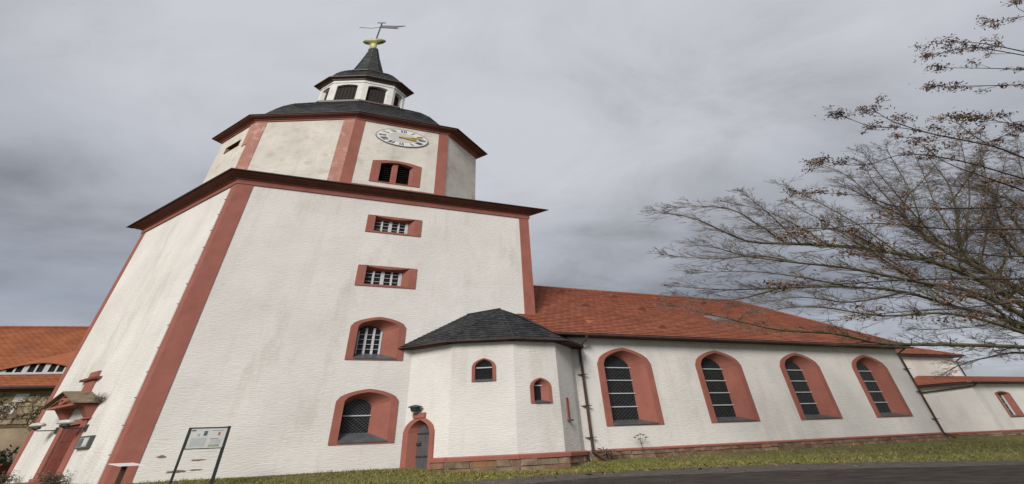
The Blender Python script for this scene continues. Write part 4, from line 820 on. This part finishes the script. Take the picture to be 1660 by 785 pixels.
for px, ya, yb in (([(1455, 410), (1400, 370), (1330, 330), (1270, 300)], 16.9, 17.5), ([(1522, 401), (1440, 345), (1380, 290), (1335, 268)], 18, 18.6), ([(1343, 398), (1290, 365), (1240, 342), (1190, 330)], 16.3, 17),
                   ([(1275, 395), (1230, 365), (1180, 338), (1105, 336)], 16, 15.4), ([(1300, 398), (1250, 350), (1212, 318)], 16.1, 15.2), ([(1590, 430), (1605, 350), (1622, 290), (1632, 250)], 18, 19), ([(1556, 401), (1600, 340), (1645, 300)], 18.2, 17.5),
                   ([(1500, 390), (1480, 320), (1450, 265), (1436, 240)], 18, 17), ([(1540, 330), (1580, 275), (1600, 238)], 18.8, 19.3), ([(1466, 350), (1420, 300), (1396, 262)], 18.2, 18.8), ([(1376, 465), (1300, 450), (1220, 440), (1140, 442)], 16.8, 16),
                   ([(1264, 467), (1190, 486), (1112, 482)], 16.6, 16.2), ([(1432, 407), (1370, 375), (1290, 370), (1230, 372)], 16.8, 15.8), ([(1488, 457), (1400, 400), (1340, 362), (1290, 335)], 16, 15), ([(1544, 496), (1470, 440), (1400, 392), (1350, 350)], 17, 18.5),
                   ([(1570, 420), (1520, 340), (1500, 290), (1480, 245)], 18, 17.2), ([(1620, 450), (1640, 380), (1650, 330)], 17.6, 17), ([(1292, 426), (1230, 415), (1160, 420), (1090, 415)], 15, 15.4), ([(1466, 474), (1380, 490), (1300, 482), (1220, 492)], 16.9, 16),
                   ([(1560, 400), (1572, 320), (1562, 250), (1552, 212)], 18.2, 17), ([(1640, 420), (1612, 330), (1592, 260), (1584, 222)], 17.6, 18.6), ([(1700, 430), (1672, 330), (1652, 260), (1648, 215)], 17.6, 17.8), ([(1520, 390), (1440, 300), (1400, 248)], 18.2, 17.0),
                   ([(1690, 500), (1640, 470), (1590, 480), (1540, 470)], 17.4, 15), ([(1700, 480), (1650, 400), (1620, 360), (1580, 345)], 17.4, 16), ([(1700, 560), (1640, 520), (1580, 530), (1500, 535)], 17.3, 15.5), ([(1700, 400), (1660, 340), (1600, 310), (1530, 300)], 17.6, 16.2)):
    limbs.append((px, ya, yb, .045, .008, .85))
lb, tw = Twigs(), Twigs()
for px, y0, y1, r0, r1, sz in limbs:
    fine, rad = limb(px, y0, y1, r0, r1); mb = MB().tube(fine, rad, 7); obj('limb', mb, 'bark', tree, smooth=True)
    seglen = [np.linalg.norm((fine[k+1]-fine[k])/np.array([LX, 1, 1])) for k in range(len(fine)-1)]; tot = 0
    for k in range(len(fine)-1):
        if k < 5 and px[0][0] > 1700: continue
        if px[0][0] > 1700 and (fine[k]-EYE)@RT/((fine[k]-EYE)@FW)*FPX+830 > 1690: continue
        prog = k/(len(fine)-1); tot += seglen[k]
        while tot > .085:
            tot -= .085; d = (fine[k+1]-fine[k])/np.array([LX, 1, 1]); d /= np.linalg.norm(d); q = fine[k]+(fine[k+1]-fine[k])*random.random()
            nd = d*.9+rng.normal(size=3)*np.array([.45, .75, .62])+np.array([0, 0, .18]); nd /= np.linalg.norm(nd); ln = sz*random.uniform(.40, 1.0)*(1.1-.5*prog)
            grow(lb, q, nd, ln, max(.010, rad[k]*.30), 2, 4, 5, None, tw)
    d = fine[-1]-fine[-2]; d = d/np.array([LX, 1, 1]); d /= np.linalg.norm(d)
    for _ in range(3): grow(lb, fine[-1], d+rng.normal(size=3)*.25, .42*sz, .009, 2, 4, 6, None, tw)
obj('branches', lb.finish(), 'bark', tree, kind='stuff'); obj('twigs', tw.finish(), 'twig', tree, kind='stuff')
# nearer tree with withered leaves
f2 = at(1840, 560, 8.2); b2 = np.array([f2[0]+.5, f2[1]-.2, 0]); xg, yg = inv(b2); b2[2] = gz(xg, yg)
tree2 = thing('young_tree', tuple(b2), 'slender tree with clusters of withered brown leaves on thin shoots', 'tree')
top2 = at(1850, 60, 8.2)
obj('trunk', MB().tube([b2, b2+(f2-b2)*.5, f2, f2+(top2-f2)*.5, top2], [.14, .12, .10, .07, .04], 9), 'bark', tree2, smooth=True)
sh2 = [([(1840, 330), (1740, 285), (1660, 256), (1615, 239), (1569, 229), (1523, 220), (1466, 208), (1409, 204), (1363, 186)], 1.0),
 ([(1523, 220), (1485, 210), (1443, 195), (1413, 176)], .6), ([(1604, 235), (1569, 214), (1546, 191)], .5), ([(1600, 232), (1640, 215), (1660, 205)], .5),
 ([(1845, 150), (1740, 105), (1660, 84), (1607, 73), (1577, 69), (1527, 67)], .9), ([(1740, 105), (1660, 90), (1588, 78), (1554, 80), (1506, 91)], .6),
 ([(1845, 160), (1740, 118), (1660, 113), (1607, 111), (1527, 110)], .8), ([(1845, 190), (1740, 140), (1660, 138), (1607, 139), (1554, 140), (1518, 140)], .7),
 ([(1848, 80), (1740, 32), (1660, 27), (1604, 37)], .7), ([(1740, 32), (1660, 19), (1646, 5)], .4), ([(1845, 230), (1740, 215), (1660, 204), (1619, 197), (1569, 191)], .7),
 ([(1840, 420), (1740, 350), (1660, 310), (1610, 292), (1531, 262), (1485, 226)], 1.0), ([(1840, 400), (1740, 345), (1660, 337), (1540, 338), (1450, 334), (1400, 318), (1320, 312)], .9),
 ([(1842, 380), (1740, 310), (1660, 290), (1560, 262), (1470, 250), (1400, 268), (1330, 262)], .9), ([(1842, 440), (1740, 380), (1660, 372), (1540, 372), (1420, 362), (1340, 372), (1290, 378)], .9),
 ([(1842, 460), (1740, 440), (1660, 452), (1560, 452), (1450, 455), (1340, 462), (1280, 463)], .9), ([(1842, 480), (1740, 500), (1660, 490), (1560, 500), (1470, 505), (1400, 512)], .8), ([(1842, 400), (1740, 380), (1660, 415), (1560, 410), (1480, 420), (1380, 412)], .8)]
lb2, lf2 = Twigs(), MB()
for i, (px, sz) in enumerate(sh2):
    yb = 8.2+random.uniform(-.5, .5) if px[0][0] > 1800 else 8.0
    fine, rad = limb(px, 8.2, 8.2+random.uniform(-1.0, .8), .026*sz+.004, .006)
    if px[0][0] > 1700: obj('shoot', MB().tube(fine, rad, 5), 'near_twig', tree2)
    else: lb2.tube(fine, rad, 4, False)
    m_ = len(fine)
    for k in range(m_):
        if fine is None: break
        prog = k/(m_-1)
        if random.random() < .62:
            d = fine[min(k+1, m_-1)]-fine[max(k-1, 0)]; d = d/np.array([LX, 1, 1]); d /= np.linalg.norm(d)
            nd = d+rng.normal(size=3)*.5; nd /= np.linalg.norm(nd); tp = []
            grow(lb2, fine[k], nd, random.uniform(.12, .34), .009, 1, 3, 3, tp)
            for q in tp:
                if random.random() < .58+.4*prog: leaf_cloud(lf2, [q+rng.normal(size=3)*np.array([.085, .05, .04]) for _ in range(random.randint(8, 20))], .034, 1.7)
    leaf_cloud(lf2, [fine[-1]+rng.normal(size=3)*np.array([.24, .08, .05]) for _ in range(95)], .036, 1.7)
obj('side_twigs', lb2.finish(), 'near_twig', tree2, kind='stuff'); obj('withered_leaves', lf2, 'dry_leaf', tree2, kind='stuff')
